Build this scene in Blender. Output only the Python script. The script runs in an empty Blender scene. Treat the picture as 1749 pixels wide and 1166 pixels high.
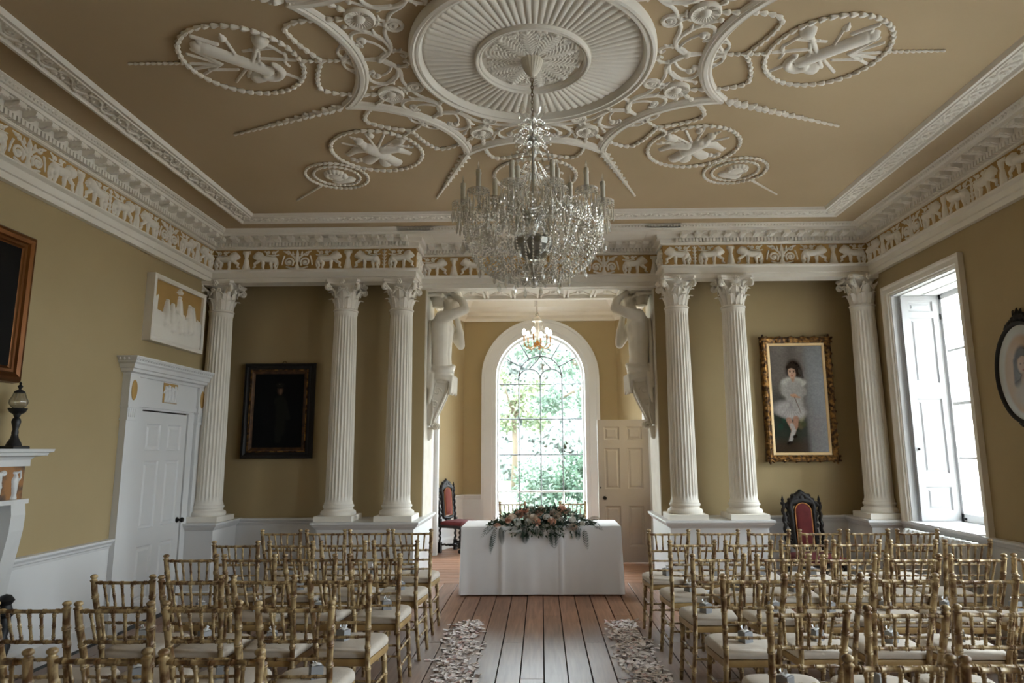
import bpy, math, random
import numpy as np
from mathutils import Vector, Matrix
random.seed(7); RNG = np.random.default_rng(7)
PI = math.pi
sc = bpy.context.scene
col = sc.collection
sin, cos = math.sin, math.cos

# ------------------------------------------------------------------ camera
CAM_H = 1.59
PITCH, YAW, ROLL = 0.1624, 0.0165, -0.0065
F_PX, W_PX = 1133.14, 1749.0
def camera():
    fw = Vector((-sin(YAW)*cos(PITCH), cos(YAW)*cos(PITCH), sin(PITCH)))
    r0 = Vector((cos(YAW), sin(YAW), 0)); u0 = r0.cross(fw)
    rr = r0*cos(ROLL) + u0*sin(ROLL); uu = u0*cos(ROLL) - r0*sin(ROLL)
    cd = bpy.data.cameras.new('camera'); co = bpy.data.objects.new('camera', cd); col.objects.link(co)
    m = Matrix((rr, uu, -fw)).transposed().to_4x4(); m.translation = (0, 0, CAM_H)
    co.matrix_world = m
    cd.sensor_width = 36.0; cd.lens = F_PX/W_PX*36.0
    cd.shift_x = -29.3/W_PX; cd.clip_start = 0.05; cd.clip_end = 300
    cd.dof.use_dof = True; cd.dof.focus_distance = 4.3; cd.dof.aperture_fstop = 3.2
    sc.camera = co
camera()

# ------------------------------------------------------------------ daylight
wd = bpy.data.worlds.new('sky'); sc.world = wd; wd.use_nodes = True
nt = wd.node_tree; nt.nodes.clear()
wo = nt.nodes.new('ShaderNodeOutputWorld'); bg = nt.nodes.new('ShaderNodeBackground')
bg.inputs['Color'].default_value = (0.84, 0.92, 1.0, 1); bg.inputs['Strength'].default_value = 15.0
nt.links.new(bg.outputs[0], wo.inputs[0])
sc.view_settings.view_transform = 'Standard'; sc.view_settings.look = 'None'
sc.view_settings.gamma = 1.0; sc.view_settings.exposure = 0.74; sc.view_settings.use_curve_mapping = False
sc.cycles.use_denoising = True
sc.cycles.max_bounces = 10; sc.cycles.diffuse_bounces = 6; sc.cycles.glossy_bounces = 4
sc.cycles.transparent_max_bounces = 24; sc.cycles.sample_clamp_indirect = 6.0
sc.cycles.caustics_reflective = False; sc.cycles.caustics_refractive = False

def portal(loc, direction, sx, sy):
    l = bpy.data.lights.new('window_portal', 'AREA'); l.shape = 'RECTANGLE'; l.size = sx; l.size_y = sy
    l.cycles.is_portal = True
    o = bpy.data.objects.new('window_portal', l); col.objects.link(o)
    o.location = loc; o.rotation_euler = Vector(direction).to_track_quat('-Z', 'Y').to_euler()

# ------------------------------------------------------------------ dimensions (metres)
XL, XR = -3.84, 3.80
CX, CY = -0.03, 3.90            # centre of the ceiling
ZC = 4.08                       # ceiling
YB = 7.43                       # plane of the columns' entablature
YW = 7.82                       # wall behind the columns
YN = -1.3                       # wall behind the camera
XO = 1.38                       # opening half width
YO2 = 8.42                      # back of the opening piers
BXS = 1.70; BYS = 11.1; BYB = 11.75; BXB = 1.36; BZC = 4.25   # the bay

# ------------------------------------------------------------------ materials
MATS = {}
def mat(name, color, rough=0.6, metal=0.0, c2=None, scale=6.0, detail=4.0, bump=0.0, bscale=None, lo=0.35, hi=0.7, spec=0.5,
        stretch=None, rnd=0.0, coat=0.0, obj=False):
    m = bpy.data.materials.new(name); m.use_nodes = True
    n = m.node_tree.nodes; L = m.node_tree.links
    b = n['Principled BSDF']
    b.inputs['Roughness'].default_value = rough; b.inputs['Metallic'].default_value = metal
    b.inputs['Base Color'].default_value = (*color, 1)
    b.inputs['Specular IOR Level'].default_value = spec
    if coat: b.inputs['Coat Weight'].default_value = coat; b.inputs['Coat Roughness'].default_value = .15
    tc = n.new('ShaderNodeTexCoord'); src = tc.outputs['Object']
    if not obj:
        gm = n.new('ShaderNodeNewGeometry'); src = gm.outputs['Position']
    if stretch:
        mp = n.new('ShaderNodeMapping'); mp.inputs['Scale'].default_value = stretch
        L.new(src, mp.inputs['Vector']); src = mp.outputs[0]
    colout = None
    if c2 is not None:
        tx = n.new('ShaderNodeTexNoise'); tx.inputs['Scale'].default_value = scale; tx.inputs['Detail'].default_value = detail
        L.new(src, tx.inputs['Vector'])
        mr = n.new('ShaderNodeMapRange'); mr.inputs['From Min'].default_value = lo; mr.inputs['From Max'].default_value = hi
        L.new(tx.outputs['Fac'], mr.inputs['Value'])
        mx = n.new('ShaderNodeMix'); mx.data_type = 'RGBA'
        mx.inputs['A'].default_value = (*color, 1); mx.inputs['B'].default_value = (*c2, 1)
        L.new(mr.outputs[0], mx.inputs['Factor']); colout = mx.outputs['Result']
    if rnd:
        oi = n.new('ShaderNodeObjectInfo'); hs = n.new('ShaderNodeHueSaturation')
        m2 = n.new('ShaderNodeMapRange'); m2.inputs['To Min'].default_value = 1-rnd; m2.inputs['To Max'].default_value = 1+rnd
        L.new(oi.outputs['Random'], m2.inputs['Value']); L.new(m2.outputs[0], hs.inputs['Value'])
        if colout: L.new(colout, hs.inputs['Color'])
        else: hs.inputs['Color'].default_value = (*color, 1)
        colout = hs.outputs[0]
    if colout: L.new(colout, b.inputs['Base Color'])
    if bump:
        t2 = n.new('ShaderNodeTexNoise'); t2.inputs['Scale'].default_value = bscale or scale*3; t2.inputs['Detail'].default_value = 3
        L.new(src, t2.inputs['Vector'])
        bp = n.new('ShaderNodeBump'); bp.inputs['Strength'].default_value = bump; bp.inputs['Distance'].default_value = .01
        L.new(t2.outputs['Fac'], bp.inputs['Height']); L.new(bp.outputs[0], b.inputs['Normal'])
    MATS[name] = m
    return m

mat('wall_ochre', (.405, .313, .170), .75, c2=(.38, .29, .152), scale=1.3, bump=.04, bscale=60, spec=.3)
mat('ceiling_buff', (.49, .375, .235), .85, c2=(.46, .35, .212), scale=.9, spec=.2)
mat('frieze_ochre', (.44, .275, .10), .8, c2=(.40, .245, .085), scale=3, spec=.2)
mat('plaster_white', (.82, .775, .70), .7, c2=(.78, .73, .645), scale=3, spec=.3)
mat('plaster_cream', (.70, .65, .56), .7, c2=(.62, .56, .46), scale=7, spec=.3)
mat('paint_white', (.72, .72, .72), .42, c2=(.69, .69, .685), scale=2, spec=.5)
mat('shutter_white_dimmed', (.40, .40, .405), .45, c2=(.385, .385, .39), scale=2)  # white shutters, their colour darkened to hold down the window's glare
mat('stone_grey', (.72, .67, .585), .7, c2=(.64, .59, .50), scale=5, spec=.3)
mat('marble_white', (.66, .66, .65), .3, c2=(.55, .56, .56), scale=4, lo=.5, hi=.75)
mat('marble_brown', (.34, .155, .05), .3, c2=(.06, .045, .04), scale=9, detail=6, lo=.45, hi=.6)
mat('door_leaf_shaded', (.40, .345, .30), .45, c2=(.375, .32, .275), scale=3)  # white leaf; the bay's shade is put into this darker colour
mat('iron_black', (.012, .012, .013), .45)
mat('iron_bronze', (.02, .018, .015), .35, metal=.6)
mat('slip_gold', (.82, .58, .30), .4, metal=.2)
mat('gold_frame', (.34, .17, .045), .4, metal=.7, c2=(.05, .022, .008), scale=26, lo=.35, hi=.58, bump=.5, bscale=60)
mat('bronze_frame', (.20, .075, .018), .35, metal=.7, c2=(.09, .03, .008), scale=5, stretch=(1, 1, .3))
mat('gold_frame_dark', (.10, .045, .015), .4, metal=.5, c2=(.03, .015, .008), scale=14)
mat('gold_bright', (.62, .38, .13), .35, metal=.6)
mat('frame_black', (.012, .010, .009), .45, spec=.25)
mat('oak_black', (.009, .007, .006), .5, c2=(.016, .011, .008), scale=20, spec=.25)
mat('velvet_red', (.085, .006, .007), .9, c2=(.11, .01, .01), scale=15)
mat('velvet_rust', (.16, .03, .018), .9, c2=(.19, .04, .022), scale=15)
mat('cord_gold', (.45, .18, .04), .6)
mat('chair_gold', (.49, .36, .18), .42, metal=.1, c2=(.16, .08, .03), scale=30, detail=4, lo=.43, hi=.60, stretch=(1, 1, .55), coat=.2)
mat('seat_wood', (.44, .30, .125), .42, metal=.1, c2=(.33, .2, .075), scale=14, coat=.1)
mat('cushion_cream', (.60, .54, .47), .95, c2=(.56, .50, .43), scale=25, spec=.1, bump=.1, bscale=120)
mat('box_grey', (.27, .275, .285), .6)
mat('ribbon_white', (.78, .79, .80), .7)
mat('linen_white', (.80, .80, .815), .85, c2=(.78, .78, .80), scale=4, spec=.2, bump=.08, bscale=9)
mat('enamel_white', (.70, .69, .67), .35)
mat('candle_ivory', (.62, .58, .48), .5)
mat('canopy_cream', (.66, .60, .50), .5)
mat('leaf_dark', (.018, .040, .018), .55, c2=(.035, .07, .03), scale=20)
mat('leaf_grey', (.10, .15, .11), .6, c2=(.06, .10, .07), scale=20)
mat('fern_green', (.022, .045, .03), .6)
mat('rose_cream', (.90, .80, .70), .7, rnd=.08)
mat('rose_peach', (.88, .60, .48), .7, rnd=.1)
mat('rose_white', (.92, .91, .87), .7, rnd=.05)
mat('petal_pink', (.92, .86, .845), .8, c2=(.78, .50, .46), scale=16, lo=.55, hi=.72)
mat('subfloor_dark', (.02, .015, .012), .9)
mat('lawn', (.14, .18, .11), .95, c2=(.12, .15, .09), scale=.6)
mat('gravel', (.60, .57, .53), .95, c2=(.52, .49, .45), scale=3)
mat('tree_leaf', (.10, .145, .11), .8, c2=(.15, .19, .15), scale=2, spec=.1)
mat('tree_leaf_pale', (.15, .19, .125), .8, c2=(.19, .20, .11), scale=2, spec=.1)
mat('light_screen_render', (.58, .55, .51), .9, c2=(.53, .50, .46), scale=2)
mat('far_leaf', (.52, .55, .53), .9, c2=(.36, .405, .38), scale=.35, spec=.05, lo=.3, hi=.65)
mat('hedge_leaf', (.035, .062, .042), .8, c2=(.06, .09, .06), scale=3, spec=.1)
mat('bark', (.10, .075, .05), .9)
mat('silver', (.30, .29, .26), .28, metal=1.0)
mat('chain_brass', (.18, .12, .05), .4, metal=.8)
mat('gilt_arm', (.55, .25, .06), .35, metal=.7)
mat('oval_card', (.5, .5, .47), .5)

def plank_material():
    m = bpy.data.materials.new('floorboard_oak'); m.use_nodes = True; MATS['floorboard_oak'] = m
    n = m.node_tree.nodes; L = m.node_tree.links; b = n['Principled BSDF']
    gm = n.new('ShaderNodeNewGeometry'); oi = n.new('ShaderNodeObjectInfo'); tc = n.new('ShaderNodeTexCoord')
    ad = n.new('ShaderNodeVectorMath'); ad.operation = 'ADD'; L.new(tc.outputs['Object'], ad.inputs[0])
    cb = n.new('ShaderNodeCombineXYZ'); ml = n.new('ShaderNodeMath'); ml.operation = 'MULTIPLY'; ml.inputs[1].default_value = 37
    L.new(oi.outputs['Random'], ml.inputs[0]); L.new(ml.outputs[0], cb.inputs[0]); L.new(cb.outputs[0], ad.inputs[1])
    mp = n.new('ShaderNodeMapping'); mp.inputs['Scale'].default_value = (16, 1.1, 1); L.new(ad.outputs[0], mp.inputs[0])
    g = n.new('ShaderNodeTexNoise'); g.inputs['Scale'].default_value = 2.2; g.inputs['Detail'].default_value = 6; g.inputs['Distortion'].default_value = .6
    L.new(mp.outputs[0], g.inputs['Vector'])
    r = n.new('ShaderNodeValToRGB'); e = r.color_ramp.elements
    e[0].position = .32; e[0].color = (.19, .088, .048, 1); e[1].position = .68; e[1].color = (.34, .175, .10, 1)
    L.new(g.outputs['Fac'], r.inputs[0])
    hs = n.new('ShaderNodeHueSaturation'); mr = n.new('ShaderNodeMapRange'); mr.inputs['To Min'].default_value = .8; mr.inputs['To Max'].default_value = 1.2
    L.new(oi.outputs['Random'], mr.inputs[0]); L.new(mr.outputs[0], hs.inputs['Value']); L.new(r.outputs[0], hs.inputs['Color'])
    # worn, dusty greyed tread where the aisle is walked
    w = n.new('ShaderNodeTexNoise'); w.inputs['Scale'].default_value = .9; w.inputs['Detail'].default_value = 5; L.new(gm.outputs['Position'], w.inputs['Vector'])
    sp = n.new('ShaderNodeSeparateXYZ'); L.new(gm.outputs['Position'], sp.inputs[0])
    d = n.new('ShaderNodeMapRange'); d.inputs['From Min'].default_value = 6.6; d.inputs['From Max'].default_value = 5.9; L.new(sp.outputs['Y'], d.inputs[0])
    mu = n.new('ShaderNodeMath'); mu.operation = 'MULTIPLY'; L.new(d.outputs[0], mu.inputs[0])
    w2 = n.new('ShaderNodeMapRange'); w2.inputs['From Min'].default_value = .25; w2.inputs['From Max'].default_value = .6; w2.inputs['To Min'].default_value = .35; w2.inputs['To Max'].default_value = .85
    L.new(w.outputs['Fac'], w2.inputs[0]); L.new(w2.outputs[0], mu.inputs[1])
    mx = n.new('ShaderNodeMix'); mx.data_type = 'RGBA'; L.new(mu.outputs[0], mx.inputs['Factor']); L.new(hs.outputs[0], mx.inputs['A'])
    gr = n.new('ShaderNodeMix'); gr.data_type = 'RGBA'; gr.inputs['A'].default_value = (.24, .20, .18, 1); gr.inputs['B'].default_value = (.38, .33, .30, 1)
    L.new(g.outputs['Fac'], gr.inputs['Factor']); L.new(gr.outputs['Result'], mx.inputs['B'])
    L.new(mx.outputs['Result'], b.inputs['Base Color']); b.inputs['Roughness'].default_value = .42
    bp = n.new('ShaderNodeBump'); bp.inputs['Strength'].default_value = .15; bp.inputs['Distance'].default_value = .004
    L.new(g.outputs['Fac'], bp.inputs['Height']); L.new(bp.outputs[0], b.inputs['Normal'])
plank_material()

def glass_material(name, tint=(.9, .95, .93), rough=.02, fac=.12, diff=0.0, dcol=(.8, .8, .75)):
    m = bpy.data.materials.new(name); m.use_nodes = True; MATS[name] = m
    n = m.node_tree.nodes; L = m.node_tree.links; n.clear()
    o = n.new('ShaderNodeOutputMaterial'); t = n.new('ShaderNodeBsdfTransparent'); g = n.new('ShaderNodeBsdfGlossy')
    t.inputs[0].default_value = (*tint, 1); g.inputs['Roughness'].default_value = rough
    f = n.new('ShaderNodeLayerWeight'); f.inputs[0].default_value = .5
    pw = n.new('ShaderNodeMath'); pw.operation = 'POWER'; pw.inputs[1].default_value = 4.5; L.new(f.outputs['Facing'], pw.inputs[0])
    ms = n.new('ShaderNodeMath'); ms.operation = 'MULTIPLY'; ms.inputs[1].default_value = .6; L.new(pw.outputs[0], ms.inputs[0])
    a = n.new('ShaderNodeMath'); a.operation = 'ADD'; a.inputs[1].default_value = fac; a.use_clamp = True; L.new(ms.outputs[0], a.inputs[0])
    x = n.new('ShaderNodeMixShader'); L.new(a.outputs[0], x.inputs[0]); L.new(t.outputs[0], x.inputs[1]); L.new(g.outputs[0], x.inputs[2])
    last = x.outputs[0]
    if diff:
        d = n.new('ShaderNodeBsdfDiffuse'); d.inputs[0].default_value = (*dcol, 1)
        y = n.new('ShaderNodeMixShader'); y.inputs[0].default_value = diff; L.new(last, y.inputs[1]); L.new(d.outputs[0], y.inputs[2]); last = y.outputs[0]
    L.new(last, o.inputs[0])
glass_material('window_glass', (.98, .995, .985), .0, .02)
glass_material('crystal', (.95, .93, .88), .10, .30, .30, (.97, .91, .80))
glass_material('crystal_clear', (.95, .94, .90), .06, .22, .18, (.94, .91, .85))
glass_material('lamp_glass', (.75, .74, .68), .12, .18, .12, (.6, .57, .5))
glass_material('picture_glass', (.98, .98, .98), .02, .02)

def emit_material(name, c, s):
    m = bpy.data.materials.new(name); m.use_nodes = True; MATS[name] = m
    b = m.node_tree.nodes['Principled BSDF']; b.inputs['Base Color'].default_value = (*c, 1)
    b.inputs['Emission Color'].default_value = (*c, 1); b.inputs['Emission Strength'].default_value = s
emit_material('bulb_lit', (1, .95, .88), 6.0)

def canvas_material(name, rough=.35, k=1.0):
    m = bpy.data.materials.new(name); m.use_nodes = True; MATS[name] = m
    n = m.node_tree.nodes; L = m.node_tree.links; b = n['Principled BSDF']
    a = n.new('ShaderNodeAttribute'); a.attribute_name = 'paint'; L.new(a.outputs['Color'], b.inputs['Base Color'])
    b.inputs['Roughness'].default_value = rough; b.inputs['Specular IOR Level'].default_value = k
    tx = n.new('ShaderNodeTexNoise'); tx.inputs['Scale'].default_value = 160
    bp = n.new('ShaderNodeBump'); bp.inputs['Strength'].default_value = .08; L.new(tx.outputs['Fac'], bp.inputs['Height']); L.new(bp.outputs[0], b.inputs['Normal'])
canvas_material('oil_canvas', .6, .12)
canvas_material('glazed_canvas', .06, .5)
def M(k): return MATS[k] if isinstance(k, str) else k

# ------------------------------------------------------------------ mesh helpers
class MB:
    def __init__(s): s.v = []; s.f = []
    def add(s, vs, fs):
        o = len(s.v); s.v.extend(vs); s.f.extend([tuple(i+o for i in f) for f in fs]); return s
    def box(s, x0, x1, y0, y1, z0, z1):
        if x0 > x1: x0, x1 = x1, x0
        if y0 > y1: y0, y1 = y1, y0
        if z0 > z1: z0, z1 = z1, z0
        return s.add([(x0,y0,z0),(x1,y0,z0),(x1,y1,z0),(x0,y1,z0),(x0,y0,z1),(x1,y0,z1),(x1,y1,z1),(x0,y1,z1)],
              [(0,3,2,1),(4,5,6,7),(0,1,5,4),(1,2,6,5),(2,3,7,6),(3,0,4,7)])
    def chbox(s, x0, x1, y0, y1, z0, z1, c):
        """box with chamfered vertical-face edges on its top"""
        vs = []
        for (z, k) in ((z0, 0), (z1-c, 0), (z1, c)):
            vs += [(x0+k,y0+k,z),(x1-k,y0+k,z),(x1-k,y1-k,z),(x0+k,y1-k,z)]
        fs = [(3,2,1,0),(8,9,10,11)]
        for r in (0, 4):
            for i in range(4): fs.append((r+i, r+(i+1)%4, r+4+(i+1)%4, r+4+i))
        return s.add(vs, fs)
    def ring_stack(s, rings, cap0=True, cap1=True, closed=True):
        n = len(rings[0]); o = len(s.v)
        for r in rings: s.v.extend([tuple(p) for p in r])
        m = n if closed else n-1
        for k in range(len(rings)-1):
            a = o+k*n; b = a+n
            for i in range(m): s.f.append((a+i, a+(i+1)%n, b+(i+1)%n, b+i))
        if cap0: s.f.append(tuple(o+i for i in reversed(range(n))))
        if cap1: s.f.append(tuple(o+(len(rings)-1)*n+i for i in range(n)))
        return s
    def lathe(s, prof, n=24, c=(0,0,0), cap0=True, cap1=True):
        rings = [[(c[0]+max(r,1e-4)*cos(2*PI*i/n), c[1]+max(r,1e-4)*sin(2*PI*i/n), c[2]+z) for i in range(n)] for r, z in prof]
        return s.ring_stack(rings, cap0, cap1)
    def tube(s, pts, r, n=8, cap=True, closed=False):
        pts = [Vector(p) for p in pts]; m = len(pts)
        rr = r if isinstance(r, (list, tuple, np.ndarray)) else [r]*m
        t0 = (pts[1]-pts[0]).normalized()
        up = Vector((0,0,1)) if abs(t0.z) < .9 else Vector((1,0,0))
        nrm = (up - t0*up.dot(t0)).normalized(); rings = []
        for i, p in enumerate(pts):
            if closed: t = (pts[(i+1)%m]-pts[i-1])
            elif i == 0: t = pts[1]-pts[0]
            elif i == m-1: t = pts[-1]-pts[-2]
            else: t = pts[i+1]-pts[i-1]
            if t.length < 1e-9: t = t0.copy()
            t.normalize()
            nrm = nrm - t*nrm.dot(t)
            if nrm.length < 1e-6: nrm = t.orthogonal()
            nrm.normalize(); bn = t.cross(nrm)
            rings.append([tuple(p + (nrm*cos(2*PI*k/n)+bn*sin(2*PI*k/n))*rr[i]) for k in range(n)])
        if closed: rings.append(rings[0]); cap = False
        return s.ring_stack(rings, cap, cap)
    def ball(s, c, r, n=10, m=6, sx=1, sy=1, sz=1):
        rings = []
        for j in range(m+1):
            a = -PI/2 + PI*j/m; q = max(cos(a), 1e-3)
            rings.append([(c[0]+r*sx*q*cos(2*PI*i/n), c[1]+r*sy*q*sin(2*PI*i/n), c[2]+r*sz*sin(a)) for i in range(n)])
        return s.ring_stack(rings, True, True)
    def octa(s, c, r, h):
        x, y, z = c
        return s.add([(x,y,z-h),(x+r,y,z),(x,y+r,z),(x-r,y,z),(x,y-r,z),(x,y,z+h)],
                     [(0,2,1),(0,3,2),(0,4,3),(0,1,4),(5,1,2),(5,2,3),(5,3,4),(5,4,1)])
    def prism(s, poly, a, b, axis='y'):
        """poly in 2D extruded from a to b along axis (x: poly=(y,z); y: poly=(x,z); z: poly=(x,y))"""
        def P(p, t):
            if axis == 'x': return (t, p[0], p[1])
            if axis == 'y': return (p[0], t, p[1])
            return (p[0], p[1], t)
        n = len(poly)
        return s.add([P(p, a) for p in poly]+[P(p, b) for p in poly],
              [tuple(range(n)), tuple(reversed(range(n, 2*n)))]+[(i, n+i, n+(i+1)%n, (i+1)%n) for i in range(n)])
    def grid(s, A):
        n, m = A.shape[:2]
        vs = [tuple(map(float, p)) for p in A.reshape(-1, 3)]
        fs = [(i*m+j, i*m+j+1, (i+1)*m+j+1, (i+1)*m+j) for i in range(n-1) for j in range(m-1)]
        return s.add(vs, fs)
    def xf(s, mtx, start=0):
        s.v[start:] = [tuple(mtx @ Vector(p)) for p in s.v[start:]]; return s
    def mesh(s, name, m, smooth=False, fixn=True):
        me = bpy.data.meshes.new(name); me.from_pydata(s.v, [], s.f)
        if fixn:
            import bmesh
            b = bmesh.new(); b.from_mesh(me); bmesh.ops.recalc_face_normals(b, faces=b.faces); b.to_mesh(me); b.free()
        me.materials.append(M(m))
        if smooth:
            if smooth is True: me.shade_smooth()
            else:
                me.shade_smooth(); me.set_sharp_from_angle(angle=math.radians(smooth))
        me.update(); return me
    def build(s, name, m, parent=None, smooth=False, loc=(0,0,0), rot=(0,0,0), **k):
        return obj(name, s.mesh(name, m, smooth), parent, loc, rot, **k)

def obj(name, me, parent=None, loc=(0,0,0), rot=(0,0,0), scale=None, mtx=None, label=None, kind=None):
    o = bpy.data.objects.new(name, me); col.objects.link(o)
    if mtx is not None: o.matrix_world = mtx
    else:
        o.location = loc; o.rotation_euler = rot
        if scale: o.scale = scale
    if parent is not None: o.parent = parent
    if label: o['label'] = label
    if kind: o['kind'] = kind
    return o
def tag(o, label=None, cat=None, group=None, kind=None):
    if label: o['label'] = label
    if cat: o['category'] = cat
    if group: o['group'] = group
    if kind: o['kind'] = kind
    return o
def thing(name, label, cat, loc=(0,0,0), rotz=0, group=None):
    o = bpy.data.objects.new(name, None); col.objects.link(o); o.empty_display_size = .1
    o.location = loc; o.rotation_euler = (0,0,rotz)
    return tag(o, label, cat, group)
def struct(o): o['kind'] = 'structure'; return o
def copy_tree(o, parent=None):
    c = o.copy(); col.objects.link(c); c.parent = parent
    for ch in o.children: copy_tree(ch, c)
    return c

# profile swept along a straight or mitred path. prof: (out, z); path: list of (x,y); 'out' goes to the left of the travel direction
def sweep(mb, prof, path, closed=False):
    P = [Vector((p[0], p[1], 0)) for p in path]; n = len(P); rings = []
    for i in range(n):
        if closed: a, b = P[i]-P[i-1], P[(i+1)%n]-P[i]
        else:
            a = P[i]-P[i-1] if i else P[1]-P[0]; b = P[i+1]-P[i] if i < n-1 else P[-1]-P[-2]
        a.normalize(); b.normalize()
        na, nb = Vector((-a.y, a.x, 0)), Vector((-b.y, b.x, 0))
        m = (na+nb); m /= max(1e-6, m.dot(na)) if m.length > 1e-6 else 1
        rings.append([(P[i].x+m.x*o, P[i].y+m.y*o, z) for o, z in prof])
    if closed: rings.append(rings[0])
    mb.ring_stack(rings, not closed, not closed); return mb

# ------------------------------------------------------------------ shallow plaster relief from strokes
def seg(x1, y1, r1, x2=None, y2=None, r2=None, h=1.0):
    if x2 is None: x2, y2, r2 = x1+1e-5, y1, r1
    return (x1, y1, r1, x2, y2, r2, h)
def stroke(pts, r0, r1=None, h=1.0):
    r1 = r0 if r1 is None else r1; n = len(pts)-1; out = []
    for i in range(n):
        a, b = r0+(r1-r0)*i/n, r0+(r1-r0)*(i+1)/n
        out.append((pts[i][0], pts[i][1], a, pts[i+1][0], pts[i+1][1], b, h))
    return out
def spiral(cx, cy, r, a0, turns, r_end=.15, n=18):
    return [(cx+cos(a0+2*PI*turns*t)*r*(1-(1-r_end)*t), cy+sin(a0+2*PI*turns*t)*r*(1-(1-r_end)*t)) for t in np.linspace(0, 1, n)]
def bez(p0, p1, p2, p3, n=10):
    return [tuple((1-t)**3*np.array(p0)+3*(1-t)**2*t*np.array(p1)+3*(1-t)*t*t*np.array(p2)+t**3*np.array(p3)) for t in np.linspace(0, 1, n)]
def relief_field(shapes, X, Y, hmax):
    H = np.full(X.shape, -1.0)
    for x1, y1, r1, x2, y2, r2, h in shapes:
        dx, dy = x2-x1, y2-y1; L2 = dx*dx+dy*dy+1e-12
        rm = max(r1, r2)*1.6
        t = np.clip(((X-x1)*dx+(Y-y1)*dy)/L2, 0, 1)
        d = np.hypot(X-(x1+t*dx), Y-(y1+t*dy)); r = r1+(r2-r1)*t
        q = d/np.maximum(r, 1e-5)
        z = np.where(q < 1, h*np.minimum(r*1.1, hmax)*np.sqrt(np.maximum(0, 1-q*q))+.0005, -(d-r)*1.2)
        H = np.maximum(H, z)
    return H
def relief(mname, shapes, x0, x1, y0, y1, step, hmax, material, mtx=None):
    nx = max(4, int(round((x1-x0)/step)))+1; ny = max(4, int(round((y1-y0)/step)))+1
    X, Y = np.meshgrid(np.linspace(x0, x1, nx), np.linspace(y0, y1, ny))
    H = relief_field(shapes, X, Y, hmax)
    return field_mesh(mname, X, Y, H, material)
def field_mesh(mname, X, Y, H, material, floor=-.004):
    ny, nx = X.shape
    keep = (np.maximum.reduce([H[:-1,:-1], H[1:,:-1], H[:-1,1:], H[1:,1:]]) > 0)
    idx = np.full(X.shape, -1); jj, ii = np.nonzero(keep)
    use = np.zeros(X.shape, bool); use[jj, ii] = use[jj+1, ii] = use[jj, ii+1] = use[jj+1, ii+1] = True
    idx[use] = np.arange(use.sum())
    V = np.stack([X[use], Y[use], np.maximum(H[use], floor)], 1)
    Fq = np.stack([idx[jj, ii], idx[jj, ii+1], idx[jj+1, ii+1], idx[jj+1, ii]], 1)
    me = bpy.data.meshes.new(mname); me.from_pydata(V.tolist(), [], Fq.tolist()); me.materials.append(M(material)); me.shade_smooth(); me.update()
    return me
# frames that carry a relief (x right, y up, z out of the surface) on the setting's surfaces
def on_left(y, z, off=0): return Matrix(((0,0,1,XL+off),(1,0,0,y),(0,1,0,z),(0,0,0,1)))       # looking at the left wall, +x runs away (+Y)
def on_right(y, z, off=0): return Matrix(((0,0,-1,XR-off),(-1,0,0,y),(0,1,0,z),(0,0,0,1)))
def on_back(x, z, ypl): return Matrix(((1,0,0,x),(0,0,-1,ypl),(0,1,0,z),(0,0,0,1)))
def on_ceil(x, y, ang=0, z=None):
    """local x radial, y tangential, z down"""
    z = ZC if z is None else z
    c, s = cos(ang), sin(ang)
    return Matrix(((c, s, 0, x),(s, -c, 0, y),(0,0,-1,z),(0,0,0,1)))
# ================================================================== the room shell
def boxes(name, m, L, parent=None, **k):
    mb = MB()
    for b in L: mb.box(*b)
    return mb.build(name, m, parent, **k)

# ---- floor: dark bearer slab and single boards
floor = struct(boxes('floor', 'subfloor_dark', [(XL-.3, XR+.3, YN-.2, YO2, -.12, -.03), (-BXS-.3, BXS+.3, YO2, BYB+.3, -.12, -.03)]))
def board_mesh(w, l):
    c = .0012; mb = MB()
    mb.chbox(-w/2, w/2, -l/2, l/2, -.03, 0, c); return mb.mesh('plank', 'floorboard_oak')
BW = .171
lens = [7.2, 5.4, 8.1, 6.3]; bmesh_cache = {}
def plank(x, y, w, l, rot=0):
    key = (round(w, 3), round(l, 2))
    if key not in bmesh_cache: bmesh_cache[key] = board_mesh(w-.009, l-.004)
    obj('plank', bmesh_cache[key], floor, (x, y, 0), (0, 0, rot))
nb = 45
for i in range(nb):
    x = CX + .008 + .03 + (i-nb//2+.5)*BW
    if x-BW/2 < XL-.02 or x+BW/2 > XR+.08: continue
    y = YN; k = i*7 % 4
    while y < 8.4:
        l = lens[k % 4]; k += 1
        if y+l > 7.7: l = YO2-y
        plank(x, y+l/2, BW, l); y += l
for j in range(18):
    plank(0, YO2+(j+.5)*.19, .19, 2*BXS+.02, PI/2)

# ---- walls
WL = struct(boxes('wall_left', 'wall_ochre', [(XL-.3, XL, YN-.2, YO2, 0, ZC)]))
W1 = (5.92, 7.08, .85, 3.215)            # the window in sight (y0,y1,z0,z1)
W2 = (.72, 1.88, .85, 3.215)             # its two fellows nearer the camera
W3 = (3.32, 4.48, .85, 3.215)
RT = .56
WR = struct(boxes('wall_right', 'wall_ochre', [
    (XR, XR+RT, YN-.2, YO2, 0, W1[2]-.03), (XR, XR+RT, YN-.2, YO2, W1[3], ZC),
    (XR, XR+RT, YN-.2, W2[0], W1[2]-.03, W1[3]), (XR, XR+RT, W2[1], W3[0], W1[2]-.03, W1[3]), (XR, XR+RT, W3[1], W1[0], W1[2]-.03, W1[3]), (XR, XR+RT, W1[1], YO2, W1[2]-.03, W1[3])]))
WB = struct(boxes('wall_back', 'wall_ochre', [(XL, -XO, YW, YO2, 0, ZC), (XO, XR, YW, YO2, 0, ZC), (-XO, XO, YW-.06, YO2, 3.56, ZC)]))
struct(boxes('wall_near', 'wall_ochre', [(XL, XR, YN-.2, YN, 0, ZC)]))
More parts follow.
